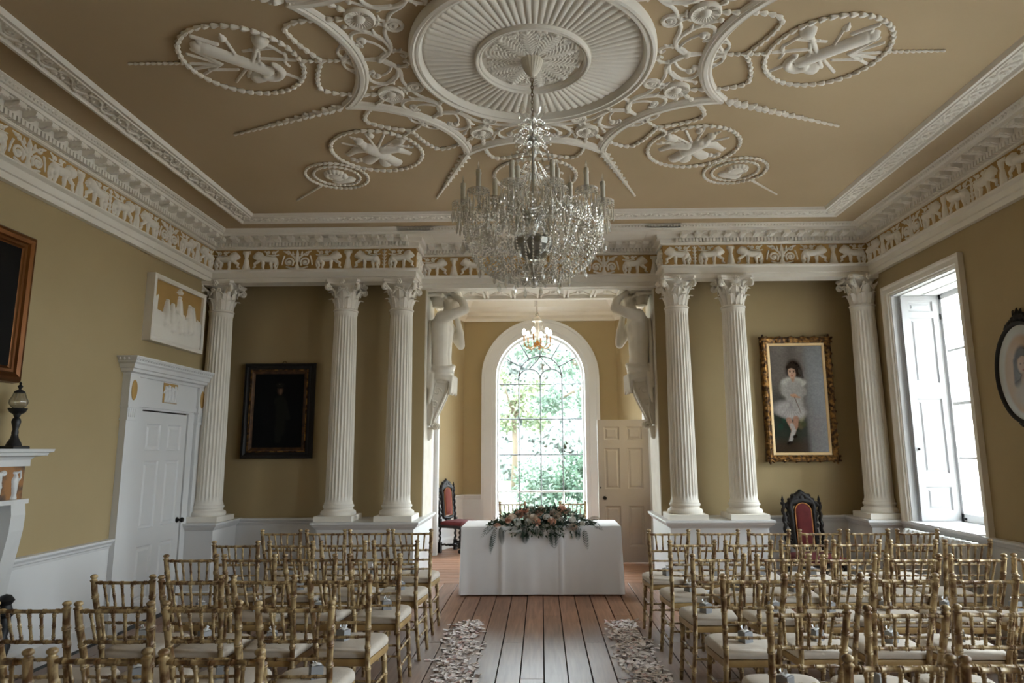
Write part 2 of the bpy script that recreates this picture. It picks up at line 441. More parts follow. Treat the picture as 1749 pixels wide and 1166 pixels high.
CEIL = struct(boxes('ceiling', 'ceiling_buff', [(XL-.3, XR+RT, YN-.2, YO2, ZC, ZC+.15)]))

# ---- entablature
PATH = [(XR, YN), (XR, YB), (1.48, YB), (1.48, YB+.36), (-1.48, YB+.36), (-1.48, YB), (XL, YB), (XL, YN)]
PROF = [(-.13, 3.515), (.05, 3.515), (.05, 3.565), (.066, 3.57), (.066, 3.632), (.08, 3.636), (.10, 3.648), (.10, 3.66), (.058, 3.664),
        (.058, 3.90), (.085, 3.904), (.09, 3.912), (.095, 3.914), (.095, 3.958), (.135, 3.962), (.14, 4.010), (.25, 4.014), (.255, 4.040), (.272, 4.042), (.282, 4.052), (.31, 4.074), (.31, 4.082), (-.13, 4.082)]
mb = MB(); sweep(mb, PROF, PATH)
ENT = struct(mb.build('trim_1', 'plaster_white', smooth=28)); ENT['label'] = 'white plaster entablature with dentils running round the room'
mb = MB(); sweep(mb, [(.05, 3.662), (.0605, 3.662), (.0605, 3.902), (.05, 3.902)], PATH); mb.build('frieze_band', 'frieze_ochre', ENT, label='ochre ground of the lion frieze')
# upper straight cornice that bridges the recessed middle bay
mb = MB(); sweep(mb, [(0.1, 4.02), (.25, 4.012), (.255, 4.038), (.272, 4.042), (.282, 4.052), (.31, 4.074), (.31, 4.083), (.1, 4.083)], [(1.6, YB), (-1.6, YB)]); mb.build('bridging_cornice', 'plaster_white', ENT, smooth=28)
boxes('bridging_soffit', 'plaster_white', [(-1.5, 1.5, YB-.12, YB+.30, 4.02, 4.075)], ENT)

def runs():
    """straight runs of the entablature: start, direction, length, inward normal, trimmed at the mitres"""
    R = []
    for a, b in zip(PATH[:-1], PATH[1:]):
        a, b = Vector((*a, 0)), Vector((*b, 0)); d = (b-a); l = d.length; d.normalize(); R.append((a, d, l, Vector((-d.y, d.x, 0))))
    return R
RUNS = runs()
dent_unit = []
for (a, d, l, n) in RUNS:
    if l < .5: continue
    mb = MB(); s = .16
    if abs(d.y) > .5: s0, s1 = (2.3-YN, l-.10) if d.y > 0 else (.10, l-(2.3-YN))
    else: s0, s1 = .1, l-.1
    if abs(a.x) < 1.6 and l < 3.1: s0, s1 = .02, l-.02
    s = s0
    while s < s1:
        p0 = a+d*s+n*.093; p1 = a+d*(s+.0255)+n*.138
        mb.box(p0.x, p1.x, p0.y, p1.y, 3.920, 3.960); s += .0385
    mb.build('dentils', 'plaster_white', ENT, kind='stuff')
# modillion bosses: bracket with a curled leaf underneath
mb = MB()
pr = [(.0, .0), (.0, -.046), (.03, -.048), (.06, -.036), (.08, -.04), (.100, -.034), (.106, -.016), (.1, 0)]
mb.prism([(p[0], p[1]) for p in pr], -.034, .034, 'x')
mb.prism([(p[0]*.92+.004, p[1]-.006) for p in pr], -.016, .016, 'x')
MODM = mb.mesh('modillion', 'plaster_white', 40)      # local +y = out
mb = MB(); mb.lathe([(.031, 0), (.033, -.006), (.024, -.012), (.012, -.008), (.009, -.017), (.001, -.02)], 8); BOSSM = mb.mesh('soffit_boss', 'plaster_white', 40)
for (a, d, l, n) in RUNS:
    if l < .5: continue
    s0, s1 = .20, l-.16
    if abs(d.y) > .5: s0, s1 = ((2.2-YN), l-.2) if d.y > 0 else (.2, l-(2.2-YN))
    if abs(a.x) < 1.6 and l < 3.1: s0, s1 = .06, l-.04
    k = int((s1-s0)/.156); st = (s1-s0)/k
    ang = math.atan2(n.y, n.x)-PI/2
    for i in range(k+1):
        p = a+d*(s0+i*st)+n*.143; obj('modillion', MODM, ENT, (p.x, p.y, 4.013), (0, 0, ang))
        if i < k:
            p = a+d*(s0+(i+.5)*st)+n*.2; obj('soffit_boss', BOSSM, ENT, (p.x, p.y, 4.014), (0, 0, ang))
# leaf tips of the top moulding
mb = MB()
for (a, d, l, n) in RUNS:
    if l < .5: continue
    s = .02
    if abs(a.x) < 1.6 and l < 3.1: a = Vector((1.5, YB, 0)); l = 3.0
    while s < l:
        p = a+d*s+n*.293
        if p.y > 1.8: mb.octa((p.x, p.y, 4.056), .012, .017)
        s += .036
mb.build('cornice_leaf_tips', 'plaster_white', ENT, kind='stuff')

# ---- the lion frieze
def lion_shapes():
    S = []
    S += stroke([(-.095, .012), (-.05, .006), (.0, .010), (.045, .02)], .031, .036, 1)               # trunk
    S += [seg(-.100, .006, .036, -.092, -.012, .03)]                                                 # haunch
    S += stroke([(.058, .028), (.085, .045)], .043, .045, 1.15)                                      # mane
    for a in np.linspace(0, 2*PI, 12): S += [seg(.075+.042*cos(a), .042+.041*sin(a), .0145, h=1.2)]
    S += [seg(.098, .052, .030, .122, .040, .021, 1.25), seg(.124, .040, .017, .136, .033, .012, 1.2), seg(.116, .016, .010, .127, .014, .007)]  # head, muzzle, jaw
    S += [seg(.085, .092, .010)]
    S += stroke([(-.112, -.006), (-.128, -.042), (-.112, -.072), (-.128, -.108), (-.108, -.114)], .021, .0085)   # hind leg
    S += stroke([(-.085, -.012), (-.066, -.045), (-.074, -.078), (-.080, -.112), (-.060, -.115)], .022, .0085)   # hind leg
    S += stroke([(.030, .0), (.022, -.045), (.026, -.082), (.018, -.112), (.040, -.115)], .022, .0085)           # standing foreleg
    S += stroke([(.062, .0), (.098, -.032), (.124, -.044), (.118, -.08), (.138, -.094)], .019, .0085)            # lifted foreleg
    S += stroke([(-.125, .02), (-.143, -.01), (-.148, -.055), (-.138, -.095)], .007, .006, .8)                   # tail
    S += stroke(spiral(-.035, .083, .022, -1.2, 1.2), .008, .005, .8) + stroke(spiral(-.09, .078, .022, 3.6, -1.1), .008, .005, .8)
    S += stroke([(-.15, .058), (-.12, .052), (-.07, .052), (-.01, .058)], .006, .006, .7)
    S += stroke([(-.010, .083), (.004, .1), (.02, .095)], .008, .005, .8) + stroke([(-.118, .09), (-.145, .108)], .010, .005, .8)
    return S
LION = relief('lion_relief', lion_shapes(), -.165, .155, -.125, .118, .0036, .040, 'plaster_white')
def mirrored(me, name):
    m = me.copy(); m.name = name; m.transform(Matrix.Scale(-1, 4, (1, 0, 0))); m.flip_normals(); return m
LION2 = mirrored(LION, 'lion_relief')
S = stroke([(0, -.115), (0, -.10)], .042, .036, .6) + stroke([(0, -.10), (0, -.03), (0, .02)], .032, .017) + stroke([(0, .02), (0, .07)], .019, .030) + [seg(-.036, .095, .010, .036, .095, .010), seg(-.034, .078, .012, .034, .078, .012, .8)]
S += stroke([(-.04, -.11), (-.028, -.06), (-.018, 0)], .008, .006) + stroke([(.04, -.11), (.028, -.06), (.018, 0)], .008, .006)
URN = relief('urn_relief', S, -.056, .056, -.128, .112, .0042, .028, 'plaster_white')
S = stroke([(0, -.11), (0, -.05)], .032, .012) + stroke([(0, -.05), (0, .06)], .014, .018) + stroke([(0, .06), (0, .11)], .020, .006) + [seg(-.03, -.02, .008, .03, -.02, .008), seg(-.022, .03, .008, .022, .03, .008)]
for s in (-1, 1):
    S += stroke([(0, -.10), (s*.06, -.105), (s*.12, -.085)], .010, .009)
    S += stroke(spiral(s*.095, -.03, .056, PI/2+s*2.2, -s*1.6), .011, .007)
    S += [seg(s*.095, -.03, .020)]
    S += stroke(bez((s*.02, .0), (s*.04, .05), (s*.06, .03), (s*.08, .07)), .011, .007) + stroke(spiral(s*.105, .075, .026, PI+.4*s, s*1.0), .010, .006) + stroke([(s*.15, .04), (s*.165, .0), (s*.175, -.06)], .009, .007)
    S += stroke([(s*.05, .06), (s*.055, .095)], .013, .006) + stroke([(s*.13, .09), (s*.16, .1)], .012, .006)
SCROLL = relief('scroll_relief', S, -.20, .20, -.125, .122, .0042, .026, 'plaster_white')
S = stroke([(0, -.11), (0, .1)], .011, .008)
for k in range(5):
    for s in (-1, 1): S += stroke([(0, -.09+k*.04), (s*.022, -.065+k*.04)], .008, .004)
STEM = relief('candelabrum_relief', S, -.04, .04, -.12, .115, .0042, .02, 'plaster_white')
ZF = 3.782
def frieze_run(place, x0, x1, seq):
    """fill x0..x1 with the repeating pattern; place(x) -> matrix"""
    wid = {'L': .305, 'R': .305, 'U': .10, 'S': .40, 'C': .06}; ms = {'L': LION2, 'R': LION, 'U': URN, 'S': SCROLL, 'C': STEM}
    nm = {'L': 'lion_relief', 'R': 'lion_relief', 'U': 'urn_relief', 'S': 'scroll_relief', 'C': 'candelabrum_relief'}
    items = []; L = 0; i = 0
    while True:
        c = seq[i % len(seq)]
        if L+wid[c] > (x1-x0): break
        items.append(c); L += wid[c]; i += 1
    g = (x1-x0-L)/len(items); x = x0+g/2
    for c in items:
        obj(nm[c], ms[c], ENT, mtx=place(x+wid[c]/2)); x += wid[c]+g
frieze_run(lambda x: on_back(x, ZF, YB-.061), XL+.07, -1.425, 'RULSRULCR')
frieze_run(lambda x: on_back(x, ZF, YB+.36-.061), -1.42, 1.44, 'RULSRULSRUL')
frieze_run(lambda x: on_back(-x, ZF, YB-.061), -XR+.07, -1.425, 'LURSLURCL')
for s_ in (-1, 1):
    m_ = Matrix(((0, 0, -s_, s_*1.48-s_*.061), (-s_, 0, 0, YB+.12), (0, 1, 0, ZF), (0, 0, 0, 1)))
    if s_ < 0: m_ = Matrix(((0, 0, 1, -1.48+.061), (1, 0, 0, YB+.12), (0, 1, 0, ZF), (0, 0, 0, 1)))
    else: m_ = Matrix(((0, 0, -1, 1.48-.061), (-1, 0, 0, YB+.12), (0, 1, 0, ZF), (0, 0, 0, 1)))
    obj('lion_relief', LION if s_ > 0 else LION2, ENT, mtx=m_)
frieze_run(lambda s: on_left(YB-.06-s, ZF, .061), 0, 4.9, 'LURSLURC')
frieze_run(lambda s: on_right(YB-.06-s, ZF, .061), 0, 4.2, 'RULSRULC')

# ---- dado, chair rails and baseboards
DZ = .842
RAIL = [(-.01, .755), (.012, .755), (.018, .775), (.03, .785), (.034, .80), (.05, .812), (.058, .822), (.058, .838), (.045, DZ), (-.01, DZ)]
BASE = [(-.01, 0), (.032, 0), (.032, .15), (.02, .165), (.016, .185), (-.01, .185)]
def dado(path, side, n):
    mb = MB(); sweep(mb, [(-.01, 0), (.012, 0), (.012, .80), (-.01, .80)], path)
    o = struct(mb.build('trim_%d' % n, 'paint_white')); o['label'] = 'white painted dado on the %s wall' % side
    mb = MB(); sweep(mb, RAIL, path); mb.build('chair_rail', 'paint_white', o, smooth=30)
    mb = MB(); sweep(mb, BASE, path); b = struct(mb.build('baseboard_'+side.replace(' ', '_'), 'paint_white', None))
dado([(XL, 6.02), (XL, 4.855)], 'left', 2)
dado([(XL, 2.8), (XL, YN)], 'left near', 3)
dado([(XR, YN), (XR, YW)], 'right', 4)
dado([(-2.35, YW), (XL, YW)], 'back left', 5)
dado([(XR, YW), (2.35, YW)], 'back right', 6)
# pier pedestals: they carry the paired columns and turn into the opening
PED = [(0, 0), (.035, 0), (.035, .13), (.02, .145), (.0, .15), (.0, .765), (.015, .775), (.03, .795), (.042, .80), (.048, .815), (.06, .825), (.06, .845), (-.02, .845), (-.02, 0)]
for s in (-1, 1):
    x0, x1 = 1.365, 2.40
    pts = [(x1, YW), (x1, 7.27), (x0, 7.27), (x0, YO2-.02)]
    if s < 0: pts = [(-p[0], p[1]) for p in pts][::-1]
    mb = MB(); sweep(mb, PED, pts)
    mb.box(s*(x0+.01), s*(x1-.01), 7.28, YO2-.03, .02, .8449)
    o = struct(mb.build('trim_%d' % (8+(s > 0)), 'paint_white', smooth=30)); o['label'] = 'white pedestal wall under the paired columns'
    # corner pedestal
    xs = XR if s > 0 else XL; xi = xs-s*.33
    pts = [(xs, 7.25), (xi, 7.25), (xi, YW)] if s > 0 else [(xi, YW), (xi, 7.25), (xs, 7.25)]
    mb = MB(); sweep(mb, PED, pts); mb.box(xs, xi+s*.01, 7.26, YW, .02, .8449)
    o = struct(mb.build('trim_%d' % (10+(s > 0)), 'paint_white', smooth=30)); o['label'] = 'white pedestal under the corner column'

# white lining of the opening's reveals and its coffered soffit
for s in (-1, 1):
    o = struct(boxes('trim_%d' % (12+(s > 0)), 'plaster_cream', [(s*XO, s*(XO-.012), YW+.004, YO2, .845, 3.56)])); o['label'] = 'pale painted reveal of the bay opening'
SOF = struct(boxes('trim_14', 'plaster_white', [(-XO, XO, YB+.40, YO2, 3.555, 3.58)])); SOF['label'] = 'coffered plaster soffit of the bay opening'
rib = []
for k in range(9):
    x = -XO+.02+k*(2*XO-.04)/8
    rib.append((x-.035, x-.012)); rib.append((x+.012, x+.035))
mb = MB()
for a, b in rib: mb.box(max(a, -XO), min(b, XO), YB+.42, YO2, 3.52, 3.557)
mb.box(-XO, XO, YO2-.09, YO2, 3.51, 3.557); mb.box(-XO, XO, YB+.40, YB+.46, 3.51, 3.557); mb.build('ribs', 'plaster_white', SOF)
for k in range(8):
    x = -XO+.02+(k+.5)*(2*XO-.04)/8; hw = (2*XO-.04)/16-.04; y0, y1 = YB+.48, YO2-.11
    mb = MB()
    mb.tube([(x-hw, y0, 3.553), (x+hw, y1, 3.553)], .016, 6); mb.tube([(x+hw, y0, 3.553), (x-hw, y1, 3.553)], .016, 6)
    mb.lathe([(.055, 0), (.05, -.02), (.03, -.016), (.02, -.03), (.001, -.036)], 10, (x, (y0+y1)/2, 3.556))
    mb.build('coffer_cross', 'plaster_white', SOF, smooth=40)

# ---- the bay behind the opening
def wallseg(mb, p, q, t, z0, z1):
    d = Vector((q[0]-p[0], q[1]-p[1], 0)).normalized(); n = Vector((d.y, -d.x, 0))*t     # outward is to the right of travel
    P = [(p[0], p[1]), (q[0], q[1]), (q[0]+n.x, q[1]+n.y), (p[0]+n.x, p[1]+n.y)]
    mb.prism(P, z0, z1, 'z')
SO = (9.84, 10.58)                     # glazed side door openings of the bay
for s, nm in ((-1, 'left'), (1, 'right')):
    mb = MB()
    def W(y0, y1, z0, z1): mb.box(s*BXS, s*(BXS+.25), y0, y1, z0, z1)
    if s > 0:
        BW0, BW1, BZ0, BZ1 = 8.72, 9.50, .95, 3.0  # unseen window added here to brighten the bay
        W(YO2, SO[0], 0, BZ0); W(YO2, SO[0], BZ1, BZC); W(YO2, BW0, BZ0, BZ1); W(BW1, SO[0], BZ0, BZ1)
        wb = struct(boxes('window_5', 'paint_white', [(BXS+.12, BXS+.17, BW0, BW1, BZ0, BZ0+.06), (BXS+.12, BXS+.17, BW0, BW1, BZ1-.06, BZ1), (BXS+.12, BXS+.17, BW0, BW0+.05, BZ0+.06, BZ1-.06), (BXS+.12, BXS+.17, BW1-.05, BW1, BZ0+.06, BZ1-.06), (BXS+.13, BXS+.16, BW0+.05, BW1-.05, 1.96, 1.99), (BXS+.132, BXS+.158, (BW0+BW1)/2-.012, (BW0+BW1)/2+.012, BZ0+.06, BZ1-.06)])); wb['label'] = 'unseen window added behind the pier to light the bay'
        boxes('pane', 'window_glass', [(BXS+.143, BXS+.147, BW0+.04, BW1-.04, BZ0+.04, BZ1-.04)], wb)
        portal((BXS+.24, (BW0+BW1)/2, (BZ0+BZ1)/2), (-1, 0, 0), BW1-BW0, BZ1-BZ0)
    else: W(YO2, SO[0], 0, BZC)
    W(SO[1], BYS, 0, BZC); W(SO[0], SO[1], 2.25, BZC)
    mb.box(s*(BXS+.06), s*(BXS+.25), SO[0], SO[1], 0, 2.25)
    P = [(s*BXS, BYS), (s*BXB, BYB), (s*(BXB+.2), BYB+.3), (s*(BXS+.25), BYS+.1)]
    mb.prism(P, 0, BZC, 'z')
    mb.box(s*XO, s*(BXS+.25), YO2-.25, YO2, 0, BZC)
    struct(mb.build('wall_bay_'+nm, 'wall_ochre'))
    pth = [(s*BXS, SO[1]+.13), (s*BXS, BYS), (s*BXB, BYB), (s*1.04, BYB)]
    if s < 0: pth = pth[::-1]
    mb = MB(); sweep(mb, [(-.01, 0), (.012, 0), (.012, .80), (-.01, .80)], pth)
    o = struct(mb.build('trim_%d' % (15+(s > 0)), 'paint_white')); o['label'] = 'white dado of the bay, %s side' % nm
    mb = MB(); sweep(mb, RAIL, pth); mb.build('chair_rail', 'paint_white', o, smooth=30)
    mb = MB(); sweep(mb, BASE, pth); mb.build('skirting', 'paint_white', o, smooth=30)
    # door casing, seen edge-on, with its closed white leaf
    mb = MB()
    for y0, y1 in ((SO[0]-.13, SO[0]), (SO[1], SO[1]+.13)): mb.box(s*BXS, s*(BXS-.075), y0, y1, 0, 2.25)
    mb.box(s*BXS, s*(BXS-.07), SO[0]-.13, SO[1]+.13, 2.2505, 2.36); mb.box(s*BXS, s*(BXS-.12), SO[0]-.18, SO[1]+.18, 2.3605, 2.42)
    cs = struct(mb.build('trim_%d' % (17+(s > 0)), 'paint_white')); cs['label'] = 'white casing of the bay side doorway'
    boxes('doorway_panel', 'paint_white', [(s*(BXS-.012), s*(BXS+.05), SO[0], SO[1], 0, 2.25)], cs)
struct(boxes('ceiling_bay', 'plaster_white', [(-BXS-.3, BXS+.3, YO2-.25, BYB+.35, BZC, BZC+.12)]))
# bay cornice
mb = MB(); pth = [(BXS, YO2), (BXS, BYS), (BXB, BYB), (-BXB, BYB), (-BXS, BYS), (-BXS, YO2)]
sweep(mb, [(-.01, 3.88), (.03, 3.88), (.04, 3.93), (.10, 3.97), (.10, 4.03), (.12, 4.05), (.22, 4.10), (.26, 4.17), (.30, 4.20), (.30, BZC), (-.01, BZC)], pth)
struct(mb.build('trim_19', 'plaster_white', smooth=30))['label'] = 'white moulded cornice of the bay'

# back wall of the bay with its arched window
AS, AR, AZ0 = 2.87, .80, .22          # spring height, glass radius, sill
NA = 24
arc = [(AR*cos(PI*i/NA), AS+AR*sin(PI*i/NA)) for i in range(NA+1)]
mb = MB(); t0, t1 = BYB, BYB+.32
mb.box(AR, BXB+.3, t0, t1, 0, BZC); mb.box(-AR, -BXB-.3, t0, t1, 0, BZC); mb.box(-AR, AR, t0, t1, 0, AZ0)
for a, b in zip(arc[:-1], arc[1:]): mb.prism([a, (a[0], BZC), (b[0], BZC), b], t0, t1, 'y')
struct(mb.build('wall_bay_back', 'wall_ochre'))
win = struct(boxes('window_1', 'paint_white', [(-AR, AR, t0+.0, t1, AZ0, AZ0+.03)])); win['label'] = 'tall round-arched window with leaded tracery'
def arch_band(r0, r1, y0, y1, z0, mb=None):
    mb = mb or MB()
    prof = [(r0, y0), (r1, y0), (r1, y1), (r0, y1)]
    path = [(1, 0, z0-AS)] + [(cos(PI*i/NA), sin(PI*i/NA), None) for i in range(NA+1)] + [(-1, 0, z0-AS)]
    rings = []
    for cx_, sz_, zz in path: rings.append([(r*cx_, y, AS+(r*sz_ if zz is None else zz)) for r, y in prof])
    return mb.ring_stack(rings)
mb = MB(); arch_band(.86, 1.03, BYB-.05, BYB+.01, 0, mb); arch_band(.99, 1.04, BYB-.075, BYB, 0, mb); mb.build('architrave', 'paint_white', win, smooth=35)
mb = MB(); arch_band(.785, .865, BYB-.02, BYB+.24, AZ0, mb); mb.build('reveal_lining', 'paint_white', win, smooth=35)
mb = MB(); arch_band(.745, .80, BYB+.20, BYB+.26, AZ0, mb); mb.build('sash_frame', 'paint_white', win, smooth=35)
yb = BYB+.225
mat('lead_grey', (.10, .105, .11), .5)
def bar(pts, r=.013, nm='glazing_bar', m='lead_grey'):
    mb = MB(); mb.tube([(x, yb, z) for x, z in pts], r, 5); mb.build(nm, m, win, smooth=True)
for x in (-.39, 0, .39): bar([(x, AZ0), (x, AS if abs(x) > .1 else AS+.03)])
for z in (2.77, 2.14, 1.51, .87): bar([(-.76, z), (.76, z)])
bar([(.39*cos(PI*i/16), AS+.02+.39*sin(PI*i/16)) for i in range(17)])
for a in (30, 60, 90, 120, 150):
    a = math.radians(a); bar([(.39*cos(a), AS+.02+.39*sin(a)), (.76*cos(a), AS+.76*sin(a))])
for s in (-1, 1):
    bar([(s*.195+.195*cos(PI*i/12), AS+.0+.17*sin(PI*i/12)) for i in range(13)])
    bar(bez((0, AS+.41), (s*.03, AS+.33), (s*.14, AS+.26), (s*.2, AS+.17)))
bar([(-.76, .87), (.76, .87)], .02, 'sash_rail', 'paint_white'); bar([(.39, AZ0), (.39, .87)], .018, 'sash_bar', 'paint_white')
xs = [-.76, -.39, 0, .39, .76]; zs = [AZ0, .87, 1.51, 2.14, 2.77]
PANE = {}
for i in range(4):
    for j in range(4):
        mb = MB(); mb.box(xs[i], xs[i+1], yb+.002, yb+.006, zs[j], zs[j+1]); mb.build('pane', 'window_glass', win)
mb = MB()
for i in range(NA): 
    a, b = PI*i/NA, PI*(i+1)/NA
    mb.prism([(0, 2.77), (.78*cos(a), AS+.78*sin(a)), (.78*cos(b), AS+.78*sin(b))], yb+.002, yb+.006, 'y')
mb.build('fanlight_pane', 'window_glass', win)
portal((0, BYB+.30, 1.95), (0, -1, 0), 1.6, 3.45)

# ---- the side window
def side_window(n, W, detail):
    y0, y1, z0, z1 = W
    o = struct(boxes('window_%d' % n, 'paint_white', [(XR-.05, XR+RT, y0-.0, y1+.0, z0-.035, z0)])); o['label'] = 'tall sash window in a deep shuttered recess' if n == 2 else 'tall sash window behind the camera'
    prof = [(0, 0), (.012, 0), (.016, .02), (.03, .025), (.034, .07), (.05, .085), (.052, .105), (0, .105)]
    mb = MB(); rings = []
    for (cy_, cz_, uy, uz) in ((y0, z0-.03, -1, 0), (y0, z1, -1, 1), (y1, z1, 1, 1), (y1, z0-.03, 1, 0)):
        rings.append([(XR-p, cy_+uy*q, cz_+uz*q) for p, q in prof])
    mb.ring_stack(rings); mb.build('architrave', 'plaster_white' if detail else 'paint_white', o, smooth=30)
    # reveal lining
    mb = MB(); mb.box(XR-.002, XR+.07, y1-.012, y1+.01, z0, z1); mb.box(XR-.002, XR+RT, y0-.01, y0+.012, z0, z1); mb.box(XR-.002, XR+RT, y0, y1, z1-.012, z1+.01)
    mb.box(XR+.07, XR+RT, y1-.004, y1+.01, z0, z1); mb.build('lining', 'paint_white', o)
    if detail:
        for (a, b) in ((XR+.06, XR+.25), (XR+.28, XR+.44)):
            mb = MB(); mb.box(a, b, y0+.1, y1-.1, z1-.022, z1-.011); mb.build('soffit_panel', 'paint_white', o)
    # sash
    xs_ = XR+.50; ya, yb_ = y0+.05, y1-.05
    mb = MB(); mb.box(xs_-.03, xs_+.04, ya, ya+.055, z0, z1-.01); mb.box(xs_-.03, xs_+.04, yb_-.055, yb_, z0, z1-.01); mb.box(xs_-.03, xs_+.04, ya, yb_, z0, z0+.08); mb.box(xs_-.03, xs_+.04, ya, yb_, z1-.07, z1-.01)
    mb.build('sash_frame', 'paint_white', o)
    rows = 4; H = (z1-.07-z0-.08)/rows; cols_ = 3; Wd = (yb_-ya-.11)/cols_
    for r in range(1, rows):
        t = .024 if r != 2 else .034
        mb = MB(); mb.box(xs_-.012, xs_+.012, ya+.05, yb_-.05, z0+.08+r*H-t/2, z0+.08+r*H+t/2); mb.build('glazing_bar', 'paint_white', o)
    for c in range(1, cols_):
        mb = MB(); mb.box(xs_-.011, xs_+.011, ya+.055+c*Wd-.011, ya+.055+c*Wd+.011, z0+.07, z1-.06); mb.build('glazing_bar', 'paint_white', o)
    for r in range(rows):
        for c in range(cols_):
            mb = MB(); mb.box(xs_-.003, xs_+.003, ya+.055+c*Wd, ya+.055+(c+1)*Wd, z0+.08+r*H, z0+.08+(r+1)*H); mb.build('pane', 'window_glass', o)
    if detail:
        mb = MB(); mb.box(xs_-.05, xs_-.03, yb_-.10, yb_-.06, z0+.02, z0+.04); mb.build('sash_lift', 'iron_black', o)
        mb = MB(); mb.box(xs_-.045, xs_-.03, yb_-.03, yb_-.015, z1-.28, z1-.22); mb.build('sash_hinge', 'iron_black', o)
        # shutters folded against both reveals
        for s, yy in ((1, y1-.075), (-1, y0+.075)):
            sh = MB(); xa, xb = XR+.062, XR+.462; za, zb = z0+.006, z1-.02; th = .035
            yo, yi = yy, yy+s*th
            st = .07; rails = [za, za+.16, za+.31, za+.31, 0, 0]
            zz = [(za+.10, za+.32), (za+.46, za+1.24), (za+1.40, za+1.97), (za+2.06, za+2.25)]
            zz = [(za+.10, za+.34), (za+.47, za+1.24), (za+1.40, za+2.10), (za+2.165, zb-.06)]
            sh.box(xa, xa+st, yo, yi, za, zb); sh.box(xb-st, xb, yo, yi, za, zb)
            edges = [za]+[e for p in zz for e in p]+[zb]
            for k in range(0, len(edges), 2): sh.box(xa+st, xb-st, yo, yi, edges[k], edges[k+1])
            shu = sh.build('shutter', 'shutter_white_dimmed', o)
            for (p0, p1) in zz:
                pm = MB(); d = s*.010
                R = []
                for (ins, dep) in ((0, .002), (.012, .016), (.03, .016), (.045, .007)):
                    R.append([(xa+st+ins, yo+s*dep, p0+ins), (xb-st-ins, yo+s*dep, p0+ins), (xb-st-ins, yo+s*dep, p1-ins), (xa+st+ins, yo+s*dep, p1-ins)])
                pm.ring_stack(R, False, True); pm.build('shutter_panel', 'shutter_white_dimmed', shu)
            if s > 0:
                kb = MB(); kb.ball((xa+.035, yo-.012, za+.72), .013, 8, 6); kb.build('shutter_knob', 'iron_black', shu, smooth=True)
    portal((XR+RT+.02, (y0+y1)/2, (z0+z1)/2), (-1, 0, 0), y1-y0, z1-z0)
side_window(2, W1, True)
side_window(3, W2, False)
side_window(4, W3, False)
# ================================================================== plaster ornament of the ceiling
# ---- rectangular leaf moulding
mx0, mx1, my0, my1 = XL+.596, XR-.596, 2*CY-6.88, 6.88
mb = MB(); P_ = [(mx1, my0), (mx1, my1), (mx0, my1), (mx0, my0)]
sweep(mb, [(0, ZC), (0, ZC-.034), (.012, ZC-.042), (.03, ZC-.042), (.036, ZC-.030), (.045, ZC-.022), (.155, ZC-.022), (.162, ZC-.034), (.176, ZC-.036), (.182, ZC-.028), (.19, ZC-.03), (.206, ZC-.03), (.214, ZC-.016), (.222, ZC)], P_, closed=True)
FRM = mb.build('ceiling_moulding', 'plaster_white', CEIL, smooth=25, label='long leaf moulding framing the ceiling')
S = stroke(bez((-.15, -.025), (-.07, -.06), (-.02, .0), (0, .02))+bez((0, .02), (.04, .06), (.1, .03), (.15, -.025)), .009, .009)
S += stroke(spiral(-.06, .022, .03, -1.6, -1.3), .010, .006) + stroke(spiral(.07, -.02, .03, 1.6, 1.3), .010, .006)
for x, y, a in ((-.12, .02, 2.0), (-.02, -.03, -1.2), (.02, .045, .6), (.12, .02, .9), (.13, -.045, -.8), (-.1, -.045, -2.2)):
    S += stroke([(x, y), (x+.03*cos(a), y+.022*sin(a))], .013, .006)
for x, y in ((-.06, .022), (.07, -.02)): S += [seg(x, y, .012)]
LEAFU = relief('leaf_scroll', S, -.152, .152, -.06, .062, .0052, .022, 'plaster_white')
def leaf_row(p, q):
    p, q = Vector(p), Vector(q); d = q-p; l = d.length; n = int(round(l/.3)); a = math.atan2(d.y, d.x)
    for i in range(n):
        c = p+d*((i+.5)/n)
        if c.y < 2.4: continue
        obj('leaf_scroll', LEAFU, FRM, mtx=on_ceil(c.x, c.y, a, ZC-.0225))
k_ = .10
leaf_row((mx1-k_, my0+k_), (mx1-k_, my1-k_)); leaf_row((mx1-k_, my1-k_), (mx0+k_, my1-k_)); leaf_row((mx0+k_, my1-k_), (mx0+k_, my0+k_))

# ---- the fluted rose in the middle
NF = 76
mb = MB()
mb.lathe([(.785, ZC), (.785, ZC-.045), (.775, ZC-.062), (.758, ZC-.066), (.745, ZC-.05), (.735, ZC-.058), (.722, ZC-.058), (.712, ZC-.04), (.70, ZC-.012), (.70, ZC)], 96, (CX, CY, 0), False, False)
ROSE = mb.build('ceiling_rose', 'plaster_white', CEIL, smooth=35, label='large round fluted plaster rose')
th = np.linspace(0, 2*PI, NF*8+1); rr = np.concatenate([[.362, .375, .383, .388], np.linspace(.395, .68, 8), [.687, .692, .696, .70, .706]])
A = np.zeros((len(rr), len(th), 3))
for i, r in enumerate(rr):
    u = (r-.37)/.33; base = ZC-.030+.020*u
    amp = .017*np.clip(min((r-.375)/.02, (.698-r)/.012), 0, 1)**.5*(.55+.45*max(0, min(1, u)))
    h = base-amp*np.abs(np.sin(NF*th/2))**.6
    A[i] = np.stack([CX+r*np.cos(th), CY+r*np.sin(th), h], 1)
mb = MB(); mb.grid(A); mb.build('fluted_fan', 'plaster_white', ROSE, smooth=True)
mb = MB(); mb.lathe([(.372, ZC-.02), (.37, ZC-.05), (.362, ZC-.058), (.352, ZC-.058), (.345, ZC-.045), (.338, ZC-.05), (.33, ZC-.045), (.325, ZC-.02), (.0, ZC-.02)], 80, (CX, CY, 0), False, False); mb.build('inner_ring', 'plaster_white', ROSE, smooth=35)
